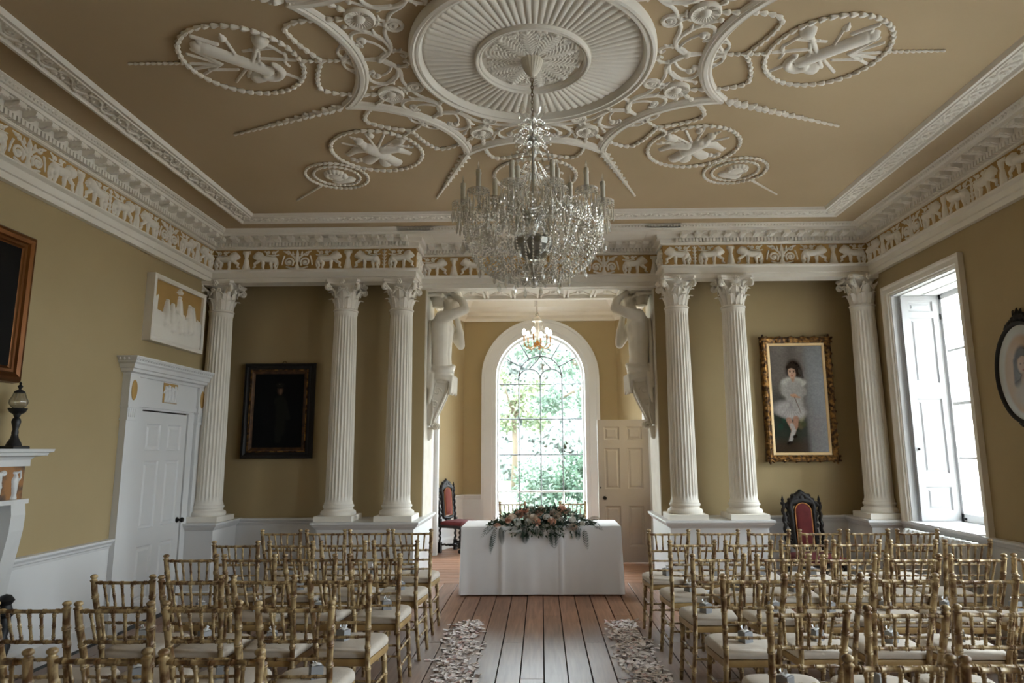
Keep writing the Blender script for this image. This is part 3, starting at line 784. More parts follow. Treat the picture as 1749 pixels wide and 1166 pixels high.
# acanthus leaves of the centre
S = stroke([(.06, 0), (.29, 0)], .012, .008)
for t in np.linspace(.09, .285, 9):
    w = .052*sin(PI*min(1, (t-.03)/.30))**.8
    for s in (-1, 1): S += stroke([(t-.01, 0), (t+.018, s*w*.6), (t+.022, s*w)], .012, .008)
S += [seg(.295, 0, .018)]
AC1 = relief('acanthus_leaf', S, .05, .325, -.075, .075, .0045, .026, 'plaster_white')
S = stroke([(.07, 0), (.25, 0)], .009, .006)
for t in np.linspace(.1, .26, 6):
    for s in (-1, 1): S += stroke([(t, 0), (t+.03, s*.028)], .008, .005)
S += stroke(spiral(.275, .02, .02, -2, 1.2), .007, .005)+stroke(spiral(.275, -.02, .02, 2, -1.2), .007, .005)
AC2 = relief('palmette_leaf', S, .06, .315, -.06, .06, .0045, .018, 'plaster_white')
for k in range(10):
    obj('acanthus_leaf', AC1, ROSE, mtx=on_ceil(CX, CY, k*2*PI/10+.2, ZC-.0225))
    obj('palmette_leaf', AC2, ROSE, mtx=on_ceil(CX, CY, (k+.5)*2*PI/10+.2, ZC-.0225))

# ---- husk garlands
def husks(mb, path, step=.036, r=.0155, r1=None, flat=1.0, z=.008):
    """path: local (x,y) list; little bell husks strung along it, on a flat surface z=0 facing +z"""
    P = np.array(path, float); d = np.hypot(*np.diff(P, axis=0).T); s = np.concatenate([[0], np.cumsum(d)]); L = s[-1]
    n = max(1, int(L/step))
    for i in range(n):
        t = (i+.5)*L/n; x = np.interp(t, s, P[:, 0]); y = np.interp(t, s, P[:, 1])
        x2 = np.interp(min(L, t+.01), s, P[:, 0]); y2 = np.interp(min(L, t+.01), s, P[:, 1]); x1 = np.interp(max(0, t-.01), s, P[:, 0]); y1 = np.interp(max(0, t-.01), s, P[:, 1])
        a = math.atan2(y2-y1, x2-x1); R = r if r1 is None else r+(r1-r)*t/L; l = L/n*.56
        c_, s_ = cos(a), sin(a); rings = []
        for u, q in ((-l*1.0, .25), (-l*.6, .55), (-l*.05, .95), (l*.45, 1.12), (l*.78, .85), (l*.9, .25)):
            rings.append([(x+u*c_-R*q*cos(w)*s_, y+u*s_+R*q*cos(w)*c_, z+R*q*sin(w)*flat) for w in np.linspace(0, 2*PI, 7)[:-1]])
        mb.ring_stack(rings)
    return mb
def ring_path(r, n=64): return [(r*cos(a), r*sin(a)) for a in np.linspace(0, 2*PI, n)]
LOBE = bez((1.04, .41), (1.30, .43), (1.52, .40), (1.47, .27), 14)+bez((1.47, .27), (1.45, .16), (1.40, .08), (1.36, .0), 8)[1:]
GARL = [husks(MB(), [(x, s*y) for x, y in LOBE], .052, .0175).mesh('husk_garland', 'plaster_white', 50) for s in (1, -1)]
WRE = husks(MB(), ring_path(.375, 90), .056, .0175).mesh('husk_wreath', 'plaster_white', 50)
SWR = husks(MB(), ring_path(.278, 70), .046, .0145); husks(SWR, ring_path(.205, 60), .045, .013); SWR = SWR.mesh('small_wreath', 'plaster_white', 50)
TAIL = husks(MB(), [(1.50, 0), (2.58, 0)], .062, .030, .010)
for k in range(8):
    x = 1.54+k*.09
    for s in (-1, 1): husks(TAIL, [(x, 0), (x+.035, s*(.05-.004*k))], .05, .011)
TAIL = TAIL.mesh('husk_drop', 'plaster_white', 50)
LTAIL = husks(MB(), [(2.24, 0), (2.62, 0)], .036, .013, .008).mesh('husk_drop', 'plaster_white', 50)
DTAIL = husks(MB(), [(2.85, 0), (3.38, 0)], .036, .014, .008).mesh('husk_drop', 'plaster_white', 50)
STEMG = husks(MB(), [(1.24, 0), (1.49, 0)], .036, .014).mesh('husk_stem', 'plaster_white', 50)
# rib moulding of one scallop
half = .559; sag = .225; RA = (half*half+sag*sag)/(2*sag); CA = 1.46*cos(PI/8)-sag+RA; amax = math.asin(half/RA)
prof = [(-.045, 0), (-.043, .014), (-.03, .026), (-.018, .02), (-.012, .034), (.012, .034), (.018, .02), (.03, .026), (.043, .014), (.045, 0)]
rings = []
for a in np.linspace(-amax-.02, amax+.02, 41):
    rings.append([(CA-(RA+o)*cos(a), (RA+o)*sin(a), z) for o, z in prof])
mb = MB(); mb.ring_stack(rings)
SCAL = mb.mesh('scallop_moulding', 'plaster_white', 30)
mb = MB(); mb.lathe([(.092, 0), (.092, .016), (.084, .026), (.074, .022), (.06, .012), (.035, .010), (.028, .024), (.015, .034), (.001, .036)], 28, (0, 0, 0), False)
for k in range(24):
    a = 2*PI*k/24; mb.tube([(.036*cos(a), .036*sin(a), .010), (.074*cos(a), .074*sin(a), .020)], .0035, 4)
PAT = mb.mesh('patera', 'plaster_white', 40)
# bow ribbon
S = []
for s in (-1, 1):
    S += stroke([(0, 0)]+[(-.03+.045*cos(a), s*(.07+.05*sin(a))) for a in np.linspace(-2.4, 2.4, 10)]+[(0, 0)], .009, .009) + stroke(bez((0, 0), (.04, s*.06), (.0, s*.12), (-.03, s*.15)), .009, .007) + stroke([(-.03, s*.15), (-.06, s*.165), (-.05, s*.2)], .009, .006)
S += [seg(0, 0, .02)]
BOW = relief('ribbon_bow', S, -.12, .09, -.22, .22, .0055, .018, 'plaster_white')
# scroll spray between rose and scallop
S = [seg(1.09, 0, .012, 1.0, 0, .018), seg(.985, 0, .026)]
for s in (-1, 1):
    def Q(L): return [(x, s*y) for x, y in L]
    S += stroke(Q(bez((.99, .0), (.92, .03), (.87, .10), (.885, .19))+bez((.885, .19), (.90, .25), (.89, .29), (.865, .335))), .015, .011)
    S += stroke(Q(bez((.98, .01), (.93, .10), (.84, .11), (.80, .05))), .012, .010) + stroke(Q([(.80, .05), (.815, .02), (.835, .035)]), .013, .008)
    S += stroke(Q([(.88, .075), (.865, .10)]), .011, .006) + stroke(Q([(.845, .085), (.825, .10)]), .011, .006)
    S += stroke(Q(bez((.89, .11), (.90, .22), (.97, .30), (1.05, .285))+bez((1.05, .285), (1.13, .27), (1.13, .15), (1.06, .135))), .014, .010)
    S += stroke(Q(spiral(1.045, .19, .035, -1.2, 1.2)), .010, .008) + [seg(1.04, s*.19, .020)]
    S += stroke(Q(bez((.92, .06), (.935, .13), (.97, .17), (1.02, .19))), .009, .008)
    S += stroke(Q(bez((.93, .20), (.97, .26), (1.03, .315), (1.10, .325))), .009, .008) + [seg(1.115, s*.335, .016)]
    S += stroke(Q([(1.0, .285), (1.02, .315)]), .012, .006) + stroke(Q([(.955, .265), (.955, .3)]), .012, .006) + stroke(Q([(1.09, .17), (1.115, .14), (1.09, .11)]), .009, .008)
    S += stroke(Q(spiral(.815, .335, .062, .2, 1.55, .2)), .013, .007) + [seg(.815, s*.335, .015)]
    S += stroke(Q([(.865, .335), (.93, .365), (.985, .392)]), .010, .010) + stroke(Q([(.91, .355), (.935, .33)]), .010, .006) + stroke(Q([(.91, .355), (.90, .39)]), .010, .006)
SPRAY = relief('scroll_spray', S, .735, 1.14, -.42, .42, .0050, .030, 'plaster_white')
# trophies
def arrow(S, x, y, a, l, r=.009):
    S += stroke([(x, y), (x+l*cos(a), y+l*sin(a))], r, r)
def trophy_a():
    S = []
    S += stroke([(-.17, .09), (-.05, .03), (.12, -.06)], .044, .036, .9)                       # quiver
    S += [seg(-.205, .105, .035, h=.9)] + stroke([(-.19, .15), (-.165, .04)], .012, .012) + stroke([(.09, .0), (.15, -.11)], .012, .012)
    S += stroke(bez((.10, -.11), (.17, -.16), (.23, -.06), (.16, .0)), .032, .018) + stroke([(.05, -.14), (.10, -.12)], .04, .03)   # horn
    S += stroke([(.0, -.15), (.10, .16)], .010, .012) + [seg(.105, .165, .016, .125, .215, .045)] + stroke([(.045, .0), (.085, .02), (.10, .11), (.06, .12)], .008, .008)  # trumpet
    arrow(S, -.02, .02, 1.75, .20); S += [seg(-.06, .2, .02, -.065, .235, .004)]
    for a in (2.4, 2.75, 3.3, 3.6, 3.95): arrow(S, -.12, -.05, a, .17)
    arrow(S, -.10, .14, 2.75, .12, .012); arrow(S, .0, -.08, 4.2, .16); arrow(S, -.20, -.12, .2, .16); arrow(S, .10, .05, .1, .20, .010); arrow(S, .10, -.02, -.5, .2, .010); arrow(S, .02, .10, .35, .17, .008)
    S += stroke(bez((.12, .18), (.18, .2), (.20, .12), (.23, .12)), .010, .008) + stroke(bez((.23, .12), (.25, .06), (.2, .06), (.24, .0)), .010, .008)
    return S
def trophy_b():
    S = []
    S += stroke([(-.06, .06), (.0, .0), (.05, -.05)], .06, .05)
    S += stroke([(.02, -.02), (-.08, -.16)], .035, .05, .8) + stroke([(.03, -.02), (.13, -.17)], .03, .05, .8) + stroke([(.04, -.03), (.05, -.2)], .03, .05, .7)
    S += stroke([(-.06, .06), (-.15, .02), (-.22, -.08)], .045, .02, .8) + stroke([(.05, .04), (.16, .06), (.24, .0)], .045, .02, .8)
    S += stroke([(-.08, .08), (-.11, .15)], .034, .024) + [seg(-.12, .17, .034), seg(-.15, .20, .014)]
    for a in (.4, .9, 1.3, 1.8, 2.3, 2.8, 3.5): arrow(S, 0, .02, a, .26, .009)
    S += [seg(.15, .17, .03, .19, .21, .03), seg(-.02, .25, .02, -.03, .27, .02)]
    for t in range(5): S += [seg(-.2+.03*t, -.16-.02*(t % 2), .02)]
    S += stroke(bez((.1, .12), (.18, .16), (.22, .08), (.27, .1)), .011, .008)
    return S
def trophy_c():
    S = [seg(0, 0, .05)]
    for k in range(8):
        a = k*PI/4; S += stroke([(.05*cos(a), .05*sin(a)), (.2*cos(a), .2*sin(a))], .014, .02) + stroke(spiral(.22*cos(a+.2), .22*sin(a+.2), .035, a, 1.2), .010, .006)
    return S
grow = lambda S, k: [tuple(v*k for v in q[:6])+(q[6],) for q in S]
TA = relief('hunting_trophy', grow(trophy_a(), 1.18), -.34, .34, -.33, .33, .0056, .045, 'plaster_white')
TAm = mirrored(TA, 'hunting_trophy')
TB = relief('winged_trophy', grow(trophy_b(), 1.1), -.34, .34, -.33, .33, .0056, .048, 'plaster_white')
TBm = mirrored(TB, 'winged_trophy')
TCm = relief('scroll_trophy', trophy_c(), -.29, .29, -.29, .29, .0056, .022, 'plaster_white')
S = [seg(0, .03, .075, h=1.1), seg(-.01, -.02, .07), seg(-.05, -.09, .06, .06, -.10, .06, .9), seg(.075, .0, .022), seg(.06, -.03, .03)]
for a in np.linspace(.3, 3.6, 9): S += [seg(.075*cos(a), .03+.075*sin(a), .026, h=1.2)]
HEAD = relief('portrait_head', S, -.15, .14, -.16, .145, .0056, .032, 'plaster_white')
for k in range(8):
    a = k*PI/4
    O = lambda nm, me, an=a, z=ZC: obj(nm, me, CEIL, mtx=on_ceil(CX, CY, an, z))
    d = Vector((cos(a), sin(a), 0))
    if d.y < -.5:                      # sectors behind the camera's view are still part of the ceiling
        pass
    O('scallop_moulding', SCAL); O('scroll_spray', SPRAY)
    for g in GARL: O('husk_garland', g)
    O('husk_stem', STEMG); O('husk_drop', TAIL, a+PI/8)
    p = (CX+1.085*cos(a+PI/8), CY+1.085*sin(a+PI/8)); obj('patera', PAT, CEIL, mtx=on_ceil(p[0], p[1], 0))
    p = (CX+1.22*cos(a), CY+1.22*sin(a)); obj('ribbon_bow', BOW, CEIL, mtx=on_ceil(p[0], p[1], a))
    rw = 1.87; p = (CX+rw*cos(a), CY+rw*sin(a))
    w = obj('husk_wreath', WRE, CEIL, mtx=on_ceil(p[0], p[1], a), label='round husk wreath around a plaster trophy')
    def inner(nm, me, m): 
        o = obj(nm, me, None, mtx=m); o.parent = w; o.matrix_parent_inverse = on_ceil(p[0], p[1], a).inverted()
    if k == 4: inner('hunting_trophy', TA, on_ceil(p[0], p[1], .22))
    elif k == 0: inner('hunting_trophy', TAm, on_ceil(p[0], p[1], -.22))
    elif k in (1, 5): inner('winged_trophy', TBm, on_ceil(p[0], p[1], -.15))
    elif k in (3, 7): inner('winged_trophy', TB, on_ceil(p[0], p[1], .15))
    else: inner('scroll_trophy', TCm, on_ceil(p[0], p[1], 0))
    if k % 2 == 0:
        if k in (0, 4): O('husk_drop', LTAIL)
    else:
        rw = 2.56; p = (CX+rw*cos(a), CY+rw*sin(a))
        w = obj('small_wreath', SWR, CEIL, mtx=on_ceil(p[0], p[1], a), label='small husk wreath around a portrait head')
        inner('portrait_head', HEAD, on_ceil(p[0], p[1], .3 if cos(a) > 0 else -.3, ZC))
        O('husk_drop', DTAIL)
# ================================================================== columns
def fluted_shaft():
    mb = MB(); nf = 24; per = 6; n = nf*per; rings = []
    H = 2.13
    zs_ = [0, .012, .03, .06, .075, .10]+list(np.linspace(.3, H-.16, 8))+[H-.08, H-.06, H-.045, H-.02, H]
    for z in zs_:
        t = z/H; R = .1445-.0195*(t**1.6)
        if z < .03: R += .012*(1-z/.03)
        if z > H-.045: R += .006
        f = np.clip(min((z-.05)/.03, (H-.055-z)/.03), 0, 1)**.5 if .05 < z < H-.055 else 0
        ring = []
        for i in range(n):
            a = 2*PI*i/n; u = (i % per)/per
            q = 0 if u < .17 or u > .99 else sin(PI*(u-.17)/.83)
            r = R-.0135*f*max(0, q)**.7
            ring.append((r*cos(a), r*sin(a), z))
        rings.append(ring)
    mb.ring_stack(rings)
    return mb.mesh('shaft', 'plaster_white', 55)
SHAFT = fluted_shaft()
mb = MB(); mb.lathe([(.182, 0), (.19, .012), (.19, .03), (.18, .045), (.166, .05), (.156, .06), (.155, .072), (.163, .08), (.168, .09), (.166, .102), (.158, .11), (.152, .115), (.152, .122)], 40); BASEM = mb.mesh('base', 'plaster_white', 40)
mb = MB(); mb.chbox(-.205, .205, -.205, .205, 0, .058, .004); PLIN = mb.mesh('plinth', 'plaster_white')
mb = MB(); mb.lathe([(.128, 0), (.138, .006), (.140, .014), (.136, .022), (.127, .026), (.118, .03), (.106, .08), (.103, .16), (.112, .23), (.14, .29), (.165, .305), (.165, .31)], 32); BELL = mb.mesh('capital', 'plaster_white', 40)
# abacus with hollow sides
def abacus():
    mb = MB(); P = []
    for k in range(4):
        a = PI/4+k*PI/2
        p0 = Vector((.262*cos(a), .262*sin(a), 0)); t = Vector((-sin(a), cos(a), 0))*.022
        P += [p0-t, p0+t]
        q0 = p0+t; a2 = a+PI/2; q1 = Vector((.262*cos(a2), .262*sin(a2), 0))-Vector((-sin(a2), cos(a2), 0))*.022
        mid = Vector((cos(a+PI/4), sin(a+PI/4), 0))
        for u in (.2, .4, .5, .6, .8): P.append(q0.lerp(q1, u)-mid*.045*sin(PI*u))
    rings = [[(p.x*k, p.y*k, z) for p in P] for z, k in ((.302, .93), (.318, .95), (.322, 1.0), (.348, 1.0))]
    mb.ring_stack(rings); return mb.mesh('abacus', 'plaster_white')
ABAC = abacus()
def leaf_mesh(name, h, r0, w, curl, r1=None):
    """acanthus leaf standing at radius r0, local +x outward, z up"""
    r1 = r1 or r0+.03; nu, nv = 12, 9; A = np.zeros((nu, nv, 3))
    for i in range(nu):
        t = i/(nu-1)
        if t < .72: x = r0+.006+(r1-r0)*(t/.72)**2; z = h*(t/.72)
        else:
            a = (t-.72)/.28*2.6; x = r1+.006+curl*(1-cos(a)); z = h+curl*sin(a)*.9
        lob = 1+.20*abs(sin(t*PI*4.5))
        ww = w*(.75+.45*sin(PI*min(1, t*1.15)))*lob*(1 if t < .72 else 1-.55*(t-.72)/.28)
        for j in range(nv):
            v = (j/(nv-1)-.5)*2
            A[i, j] = (x-.012*v*v-.004*(j % 2)+(.006 if j == 4 else 0), v*ww, z)
    mb = MB(); mb.grid(A); B = A.copy(); B[:, :, 0] -= .010; mb.grid(B[:, ::-1])
    me = mb.mesh(name, 'plaster_white', 60, fixn=False); return me
LF1 = leaf_mesh('acanthus_leaf', .10, .116, .036, .026, .142)
LF2 = leaf_mesh('acanthus_leaf', .195, .112, .035, .031, .152)
def volute():
    mb = MB(); pts = []
    for t in np.linspace(0, 1, 8): pts.append((.13+.095*t**1.2, 0, .20+.085*t))
    c = (.228, .262); 
    for a in np.linspace(1.6, 1.6-2*PI*1.7, 26):
        k = (1.6-a)/(2*PI*1.7); r = .036*(1-.8*k); pts.append((c[0]+r*cos(a), 0, c[1]+r*sin(a)))
    mb.tube(pts, [.013]*8+list(np.linspace(.013, .007, 26)), 6); mb.ball((c[0], 0, c[1]), .014, 8, 5)
    mb.v = [(x, y*1.9, z) for x, y, z in mb.v]; return mb.mesh('volute', 'plaster_white', True)
VOL = volute()
def helix():
    mb = MB()
    for s in (-1, 1):
        pts = [(.142+.02*t, s*(.075-.045*t), .19+.06*t) for t in np.linspace(0, 1, 5)]
        for a in np.linspace(0, 2*PI*1.3, 16):
            r = .022*(1-.7*a/(2*PI*1.3)); pts.append((.166, s*(.03-.0+r*sin(a)-.0), .245+r*(cos(a))))
        mb.tube(pts, .0075, 5)
    return mb.mesh('helix', 'plaster_white', True)
HEL = helix()
mb = MB()
for k in range(6):
    a = k*PI/3; mb.ball((.19, .021*cos(a), .318+.021*sin(a)), .0145, 7, 5)
mb.ball((.205, 0, .318), .013, 7, 5)
FLW = mb.mesh('fleuron', 'plaster_white', True)
def make_column():
    t = thing('column', 'x', 'column')
    obj('plinth', PLIN, t); obj('base', BASEM, t, (0, 0, .058)); obj('shaft', SHAFT, t, (0, 0, .178))
    c = obj('capital', BELL, t, (0, 0, 2.31))
    obj('abacus', ABAC, c)
    for k in range(8):
        obj('acanthus_leaf', LF1, c, (0, 0, .028), (0, 0, k*PI/4+PI/8)); obj('acanthus_leaf', LF2, c, (0, 0, .028), (0, 0, k*PI/4))
    for k in range(4):
        a = PI/4+k*PI/2; obj('volute', VOL, c, (0, 0, 0), (0, 0, a)); obj('helix', HEL, c, (0, 0, 0), (0, 0, k*PI/2)); obj('fleuron', FLW, c, (0, 0, 0), (0, 0, k*PI/2))
    return t
CYC = 7.465
cols_ = [(-3.685, 'fluted white corner column beside the white door surround'), (-2.235, 'white fluted column next to the dark soldier portrait'), (-1.59, 'white fluted column beside the male atlas figure with its back turned to it, left of the bay'),
         (1.565, 'fluted white column next to the bay door, nearest its open leaf'), (2.21, 'white fluted column just beside the girl portrait'), (3.675, 'fluted white corner column beside the tall shuttered window')]
cols_[2] = (-1.59, 'inner fluted white column between the soldier portrait and the bay opening')
c0 = make_column()
for i, (x, lb) in enumerate(cols_):
    c = c0 if i == 0 else copy_tree(c0)
    c.location = (x, CYC, .847); c['label'] = lb; c['group'] = 'Corinthian columns of the screen'
    c.scale.z = (3.518-.847)/(2.31+.348)

# ================================================================== figures carrying the beam (plaster)
def cap(mb, p, q, r1, r2, n=12):
    p, q = Vector(p), Vector(q); mb.ball(p, r1, n, 8); mb.ball(q, r2, n, 8)
    k = 4; mb.tube([p.lerp(q, i/k) for i in range(k+1)], [r1+(r2-r1)*i/k for i in range(k+1)], n)
def chain(mb, pts, rs):
    for i in range(len(pts)-1): cap(mb, pts[i], pts[i+1], rs[i], rs[i+1])
def remeshed(mb, name, m, voxel, smooth=4, factor=.5):
    me = mb.mesh(name, m); o = bpy.data.objects.new('tmp', me); col.objects.link(o)
    r = o.modifiers.new('r', 'REMESH'); r.mode = 'VOXEL'; r.voxel_size = voxel
    s = o.modifiers.new('s', 'SMOOTH'); s.iterations = smooth; s.factor = factor
    bpy.context.view_layer.update(); dg = bpy.context.evaluated_depsgraph_get()
    out = bpy.data.meshes.new_from_object(o.evaluated_get(dg)); out.name = name
    bpy.data.objects.remove(o); out.materials.clear(); out.materials.append(M(m)); out.shade_smooth(); return out
def atlas(side):
    """local: x = away from the pier (0 at the pier face), y = depth (negative nearer the room), z absolute"""
    b = MB()
    # torso, facing +x, seen from its side and back
    chain(b, [(.16, 0, 2.56), (.155, 0, 2.72), (.15, 0, 2.90), (.155, 0, 3.06), (.17, 0, 3.17)], [.125, .118, .13, .145, .12])
    for s in (-1, 1):
        chain(b, [(.15, s*.06, 2.58), (.14, s*.06, 2.75), (.14, s*.08, 2.95), (.15, s*.12, 3.12), (.17, s*.16, 3.2)], [.105, .10, .11, .11, .085])
        cap(b, (.235, s*.06, 3.08), (.22, s*.09, 3.12), .062, .055)         # breast
        cap(b, (.07, s*.06, 3.0), (.08, s*.09, 3.14), .05, .06)             # shoulder blade
    cap(b, (.18, 0, 3.2), (.22, 0, 3.33), .06, .055)                        # neck bowed forward
    # head: skull, jaw, brow, nose, curls
    hc = Vector((.25, 0, 3.40)); b.ball(hc, .088, 16, 12, 1.0, .85, 1.08); cap(b, hc+Vector((.03, 0, -.05)), hc+Vector((.055, 0, -.085)), .06, .04)
    cap(b, hc+Vector((.09, 0, .005)), hc+Vector((.105, 0, -.03)), .014, .02); cap(b, hc+Vector((.08, -.03, .03)), hc+Vector((.08, .03, .03)), .02, .02); cap(b, hc+Vector((.09, -.012, -.058)), hc+Vector((.09, .012, -.058)), .012, .012)
    for k in range(16):
        a = k*.7; b.ball(hc+Vector((-.035+.05*cos(a*1.7), .075*sin(a), .055+.045*cos(a))), .027, 8, 6)
    # near arm raised over the head, far arm bent with the elbow low
    n_, f_ = -1, 1
    chain(b, [(.17, n_*.19, 3.19), (.30, n_*.22, 3.22), (.455, n_*.17, 3.29)], [.082, .068, .055]); chain(b, [(.455, n_*.17, 3.29), (.42, n_*.12, 3.40), (.335, n_*.07, 3.475)], [.055, .05, .034])
    chain(b, [(.18, f_*.19, 3.18), (.27, f_*.22, 3.05), (.365, f_*.18, 2.90)], [.08, .066, .054]); chain(b, [(.365, f_*.18, 2.90), (.36, f_*.13, 3.05), (.33, f_*.09, 3.22)], [.054, .05, .034])
    for (hx, hy, hz, d) in ((.32, n_*.06, 3.485, -1), (.325, f_*.085, 3.25, 1)):
        cap(b, (hx, hy, hz), (hx-.03, hy, hz+.03), .034, .03)
        for k in range(4): cap(b, (hx-.03, hy-.024+.016*k, hz+.03), (hx-.085+.006*k, hy-.024+.016*k, hz+.045-.008*abs(k-1.5)), .0115, .009)
        cap(b, (hx-.005, hy+.03, hz+.01), (hx-.04, hy+.045, hz+.045), .012, .010)
    body = remeshed(b, 'torso', 'stone_grey', .0115, 3)
    # drapery round the hips
    b = MB()
    for k in range(7):
        z = 2.60-.026*k; r = .132+.010*sin(k*1.3)
        pts = [(.16+r*1.0*cos(a), r*1.12*sin(a), z+.022*sin(a*2+k)+.02*cos(a)) for a in np.linspace(0, 2*PI, 24)[:-1]]
        b.tube(pts, .020+.006*(k % 2), 8, closed=True)
    b.lathe([(.05, 2.38), (.12, 2.40), (.135, 2.50), (.125, 2.62), (.05, 2.64)], 20, (.16, 0, 0))
    for k in range(5): cap(b, (.285+.008*k, -.10+.045*k, 2.47), (.27+.012*k, -.11+.045*k, 2.27+.02*(k % 2)), .028, .022)
    for k in range(5): cap(b, (.06, -.14+.02*k, 2.5), (.03+.012*k, -.15+.02*k, 2.16+.05*k), .026, .02)
    for k in range(3): cap(b, (.03, -.12+.05*k, 3.15), (.012, -.13+.055*k, 2.35), .028, .03)
    drape = remeshed(b, 'drapery', 'stone_grey', .012, 3)
    # scrolled tapering console below
    mb = MB(); rings = []
    front = [(.235, 2.50), (.245, 2.42), (.235, 2.33), (.20, 2.22), (.15, 2.11), (.105, 2.02), (.075, 1.95), (.062, 1.89)]
    wid = [.105, .105, .10, .095, .085, .075, .068, .06]
    for (fx, z), w in zip(front, wid): rings.append([(0, -w, z), (fx*.6, -w, z), (fx*.92, -w*.85, z), (fx+.010, 0, z), (fx*.92, w*.85, z), (fx*.6, w, z), (0, w, z)])
    mb.ring_stack(rings)
    tl = [(.055, 1.87), (.05, 1.82), (.045, 1.78), (.03, 1.735), (.008, 1.715)]
    mb.ring_stack([[(0, -w, z), (fx, -w*.7, z), (fx+.012, 0, z), (fx, w*.7, z), (0, w, z)] for (fx, z), w in zip(tl, (.055, .05, .045, .03, .012))])
    mb.ball((.075, 0, 1.885), .05, 12, 8, 1, 1.25, .9)
    for s in (-1, 1):
        mb.tube([(x_, s*w*.85, z) for (x_, z), w in zip(front, wid)], .016, 6)
    mb.tube([(.085+.04*cos(a)*(1-a/12), .066, 1.885+.04*sin(a)*(1-a/12)) for a in np.linspace(-1, 7, 20)], .010, 6); mb.tube([(.085+.04*cos(a)*(1-a/12), -.066, 1.885+.04*sin(a)*(1-a/12)) for a in np.linspace(-1, 7, 20)], .010, 6)
    mb.v = [(x, y, z) for x, y, z in mb.v]
    cons = mb.mesh('console', 'stone_grey', 40)
    S = stroke(spiral(.12, 2.3, .05, 0, 1.5), .010, .007)+stroke(spiral(.09, 2.14, .04, 2, -1.5), .010, .006)+stroke([(.1, 2.4), (.06, 2.22), (.07, 2.05), (.04, 1.9)], .012, .008)
    sc_ = relief('console_scroll', [(s_[0], s_[1], s_[2], s_[3], s_[4], s_[5], s_[6]) for s_ in S], 0, .22, 1.85, 2.44, .006, .016, 'stone_grey')
    # little capital block on the shoulders
    mb = MB(); mb.box(0, .24, -.20, .20, 3.505, 3.53); mb.lathe([(.07, 3.36), (.08, 3.42), (.10, 3.47), (.12, 3.505)], 16, (.10, 0, 0))
    for y_ in (-.17, .17): mb.tube([(.0, y_, 3.47), (.08, y_, 3.485), (.15, y_, 3.475)], .022, 8); mb.ball((.165, y_, 3.468), .034, 10, 8, 1, .55, 1)
    blk = mb.mesh('capital_block', 'stone_grey', 40)
    return body, drape, cons, sc_, blk
body, drape, cons, scr, blk = atlas(1)
def flipx(me):
    m = me.copy(); m.transform(Matrix.Scale(-1, 4, (1, 0, 0))); m.flip_normals(); return m
for s, lb in ((-1, 'stone grey atlas figure holding up the beam, beside the carved chair corner of the bay'), (1, 'stone grey atlas figure holding up the beam above the open bay door')):
    t = thing('atlas_figure', lb, 'statue', (s*(XO-.012), 8.10, 0), 0, 'atlas figures flanking the bay opening')
    for nm, me in (('torso', body), ('drapery', drape), ('console', cons), ('capital_block', blk)):
        obj(nm, me if s < 0 else flipx(me), t)
    m = Matrix(((1, 0, 0, .0), (0, 0, -1, -.094), (0, 1, 0, 0), (0, 0, 0, 1)))
    o = obj('console_scroll', scr if s < 0 else flipx(scr), t, mtx=m)

# ================================================================== doors
def panel_leaf(w, h, rows, name, m, parent, mtx, th=.04, stile=.11, mid=.10):
    """framed leaf in local x (0..w), z (0..h); face towards -y"""
    mb = MB(); pw = (w-2*stile-mid)/2
    xs_ = [(stile, stile+pw), (stile+pw+mid, w-stile)]
    mb.box(0, stile, 0, th, 0, h); mb.box(w-stile, w, 0, th, 0, h); mb.box(stile+pw, stile+pw+mid, 0, th, 0, h)
    e = [0]+[v for r in rows for v in r]+[h]
    for a, b in xs_:
        for k in range(0, len(e), 2): mb.box(a, b, 0, th, e[k], e[k+1])
    o = mb.build(name, m, None); o.matrix_world = mtx; o.parent = parent
    for a, b in xs_:
        for z0, z1 in rows:
            pm = MB(); R = []
            for ins, dep in ((0, .0), (.010, .012), (.026, .014), (.046, .005)):
                R.append([(a+ins, dep, z0+ins), (b-ins, dep, z0+ins), (b-ins, dep, z1-ins), (a+ins, dep, z1-ins)])
            pm.ring_stack(R, False, True); pm.build('door_panel', m, o)
    return o
DOOR = struct(boxes('door_1', 'paint_white', [(XL, XL+.03, 6.30, 7.17, 2.0, 2.06), (XL, XL+.03, 6.16, 6.31, 0, 2.06), (XL, XL+.03, 7.155, 7.27, 0, 2.06)])); DOOR['label'] = 'white six-panel door in a carved classical surround'
# leaf: local x along +Y, face towards +X
ml = Matrix(((0, -1, 0, XL+.018), (1, 0, 0, 6.318), (0, 0, 1, .01), (0, 0, 0, 1)))
boxes('dark_gap', 'frame_black', [(XL, XL+.0015, 6.315, 7.15, 0, 2.0)], DOOR)
lf = panel_leaf(.826, 1.975, [(.20, .70), (.86, 1.50), (1.60, 1.86)], 'door_leaf', 'paint_white', DOOR, ml, .016, .10, .12)
mb = MB(); mb.lathe([(.028, 0), (.028, .006), (.012, .012), (.011, .035), (.022, .042), (.027, .055), (.022, .068), (.004, .072)], 16)
kn = mb.mesh('door_knob', 'iron_bronze', 40); o = obj('door_knob', kn, lf, (.775, 0, .885), (PI/2, 0, 0))
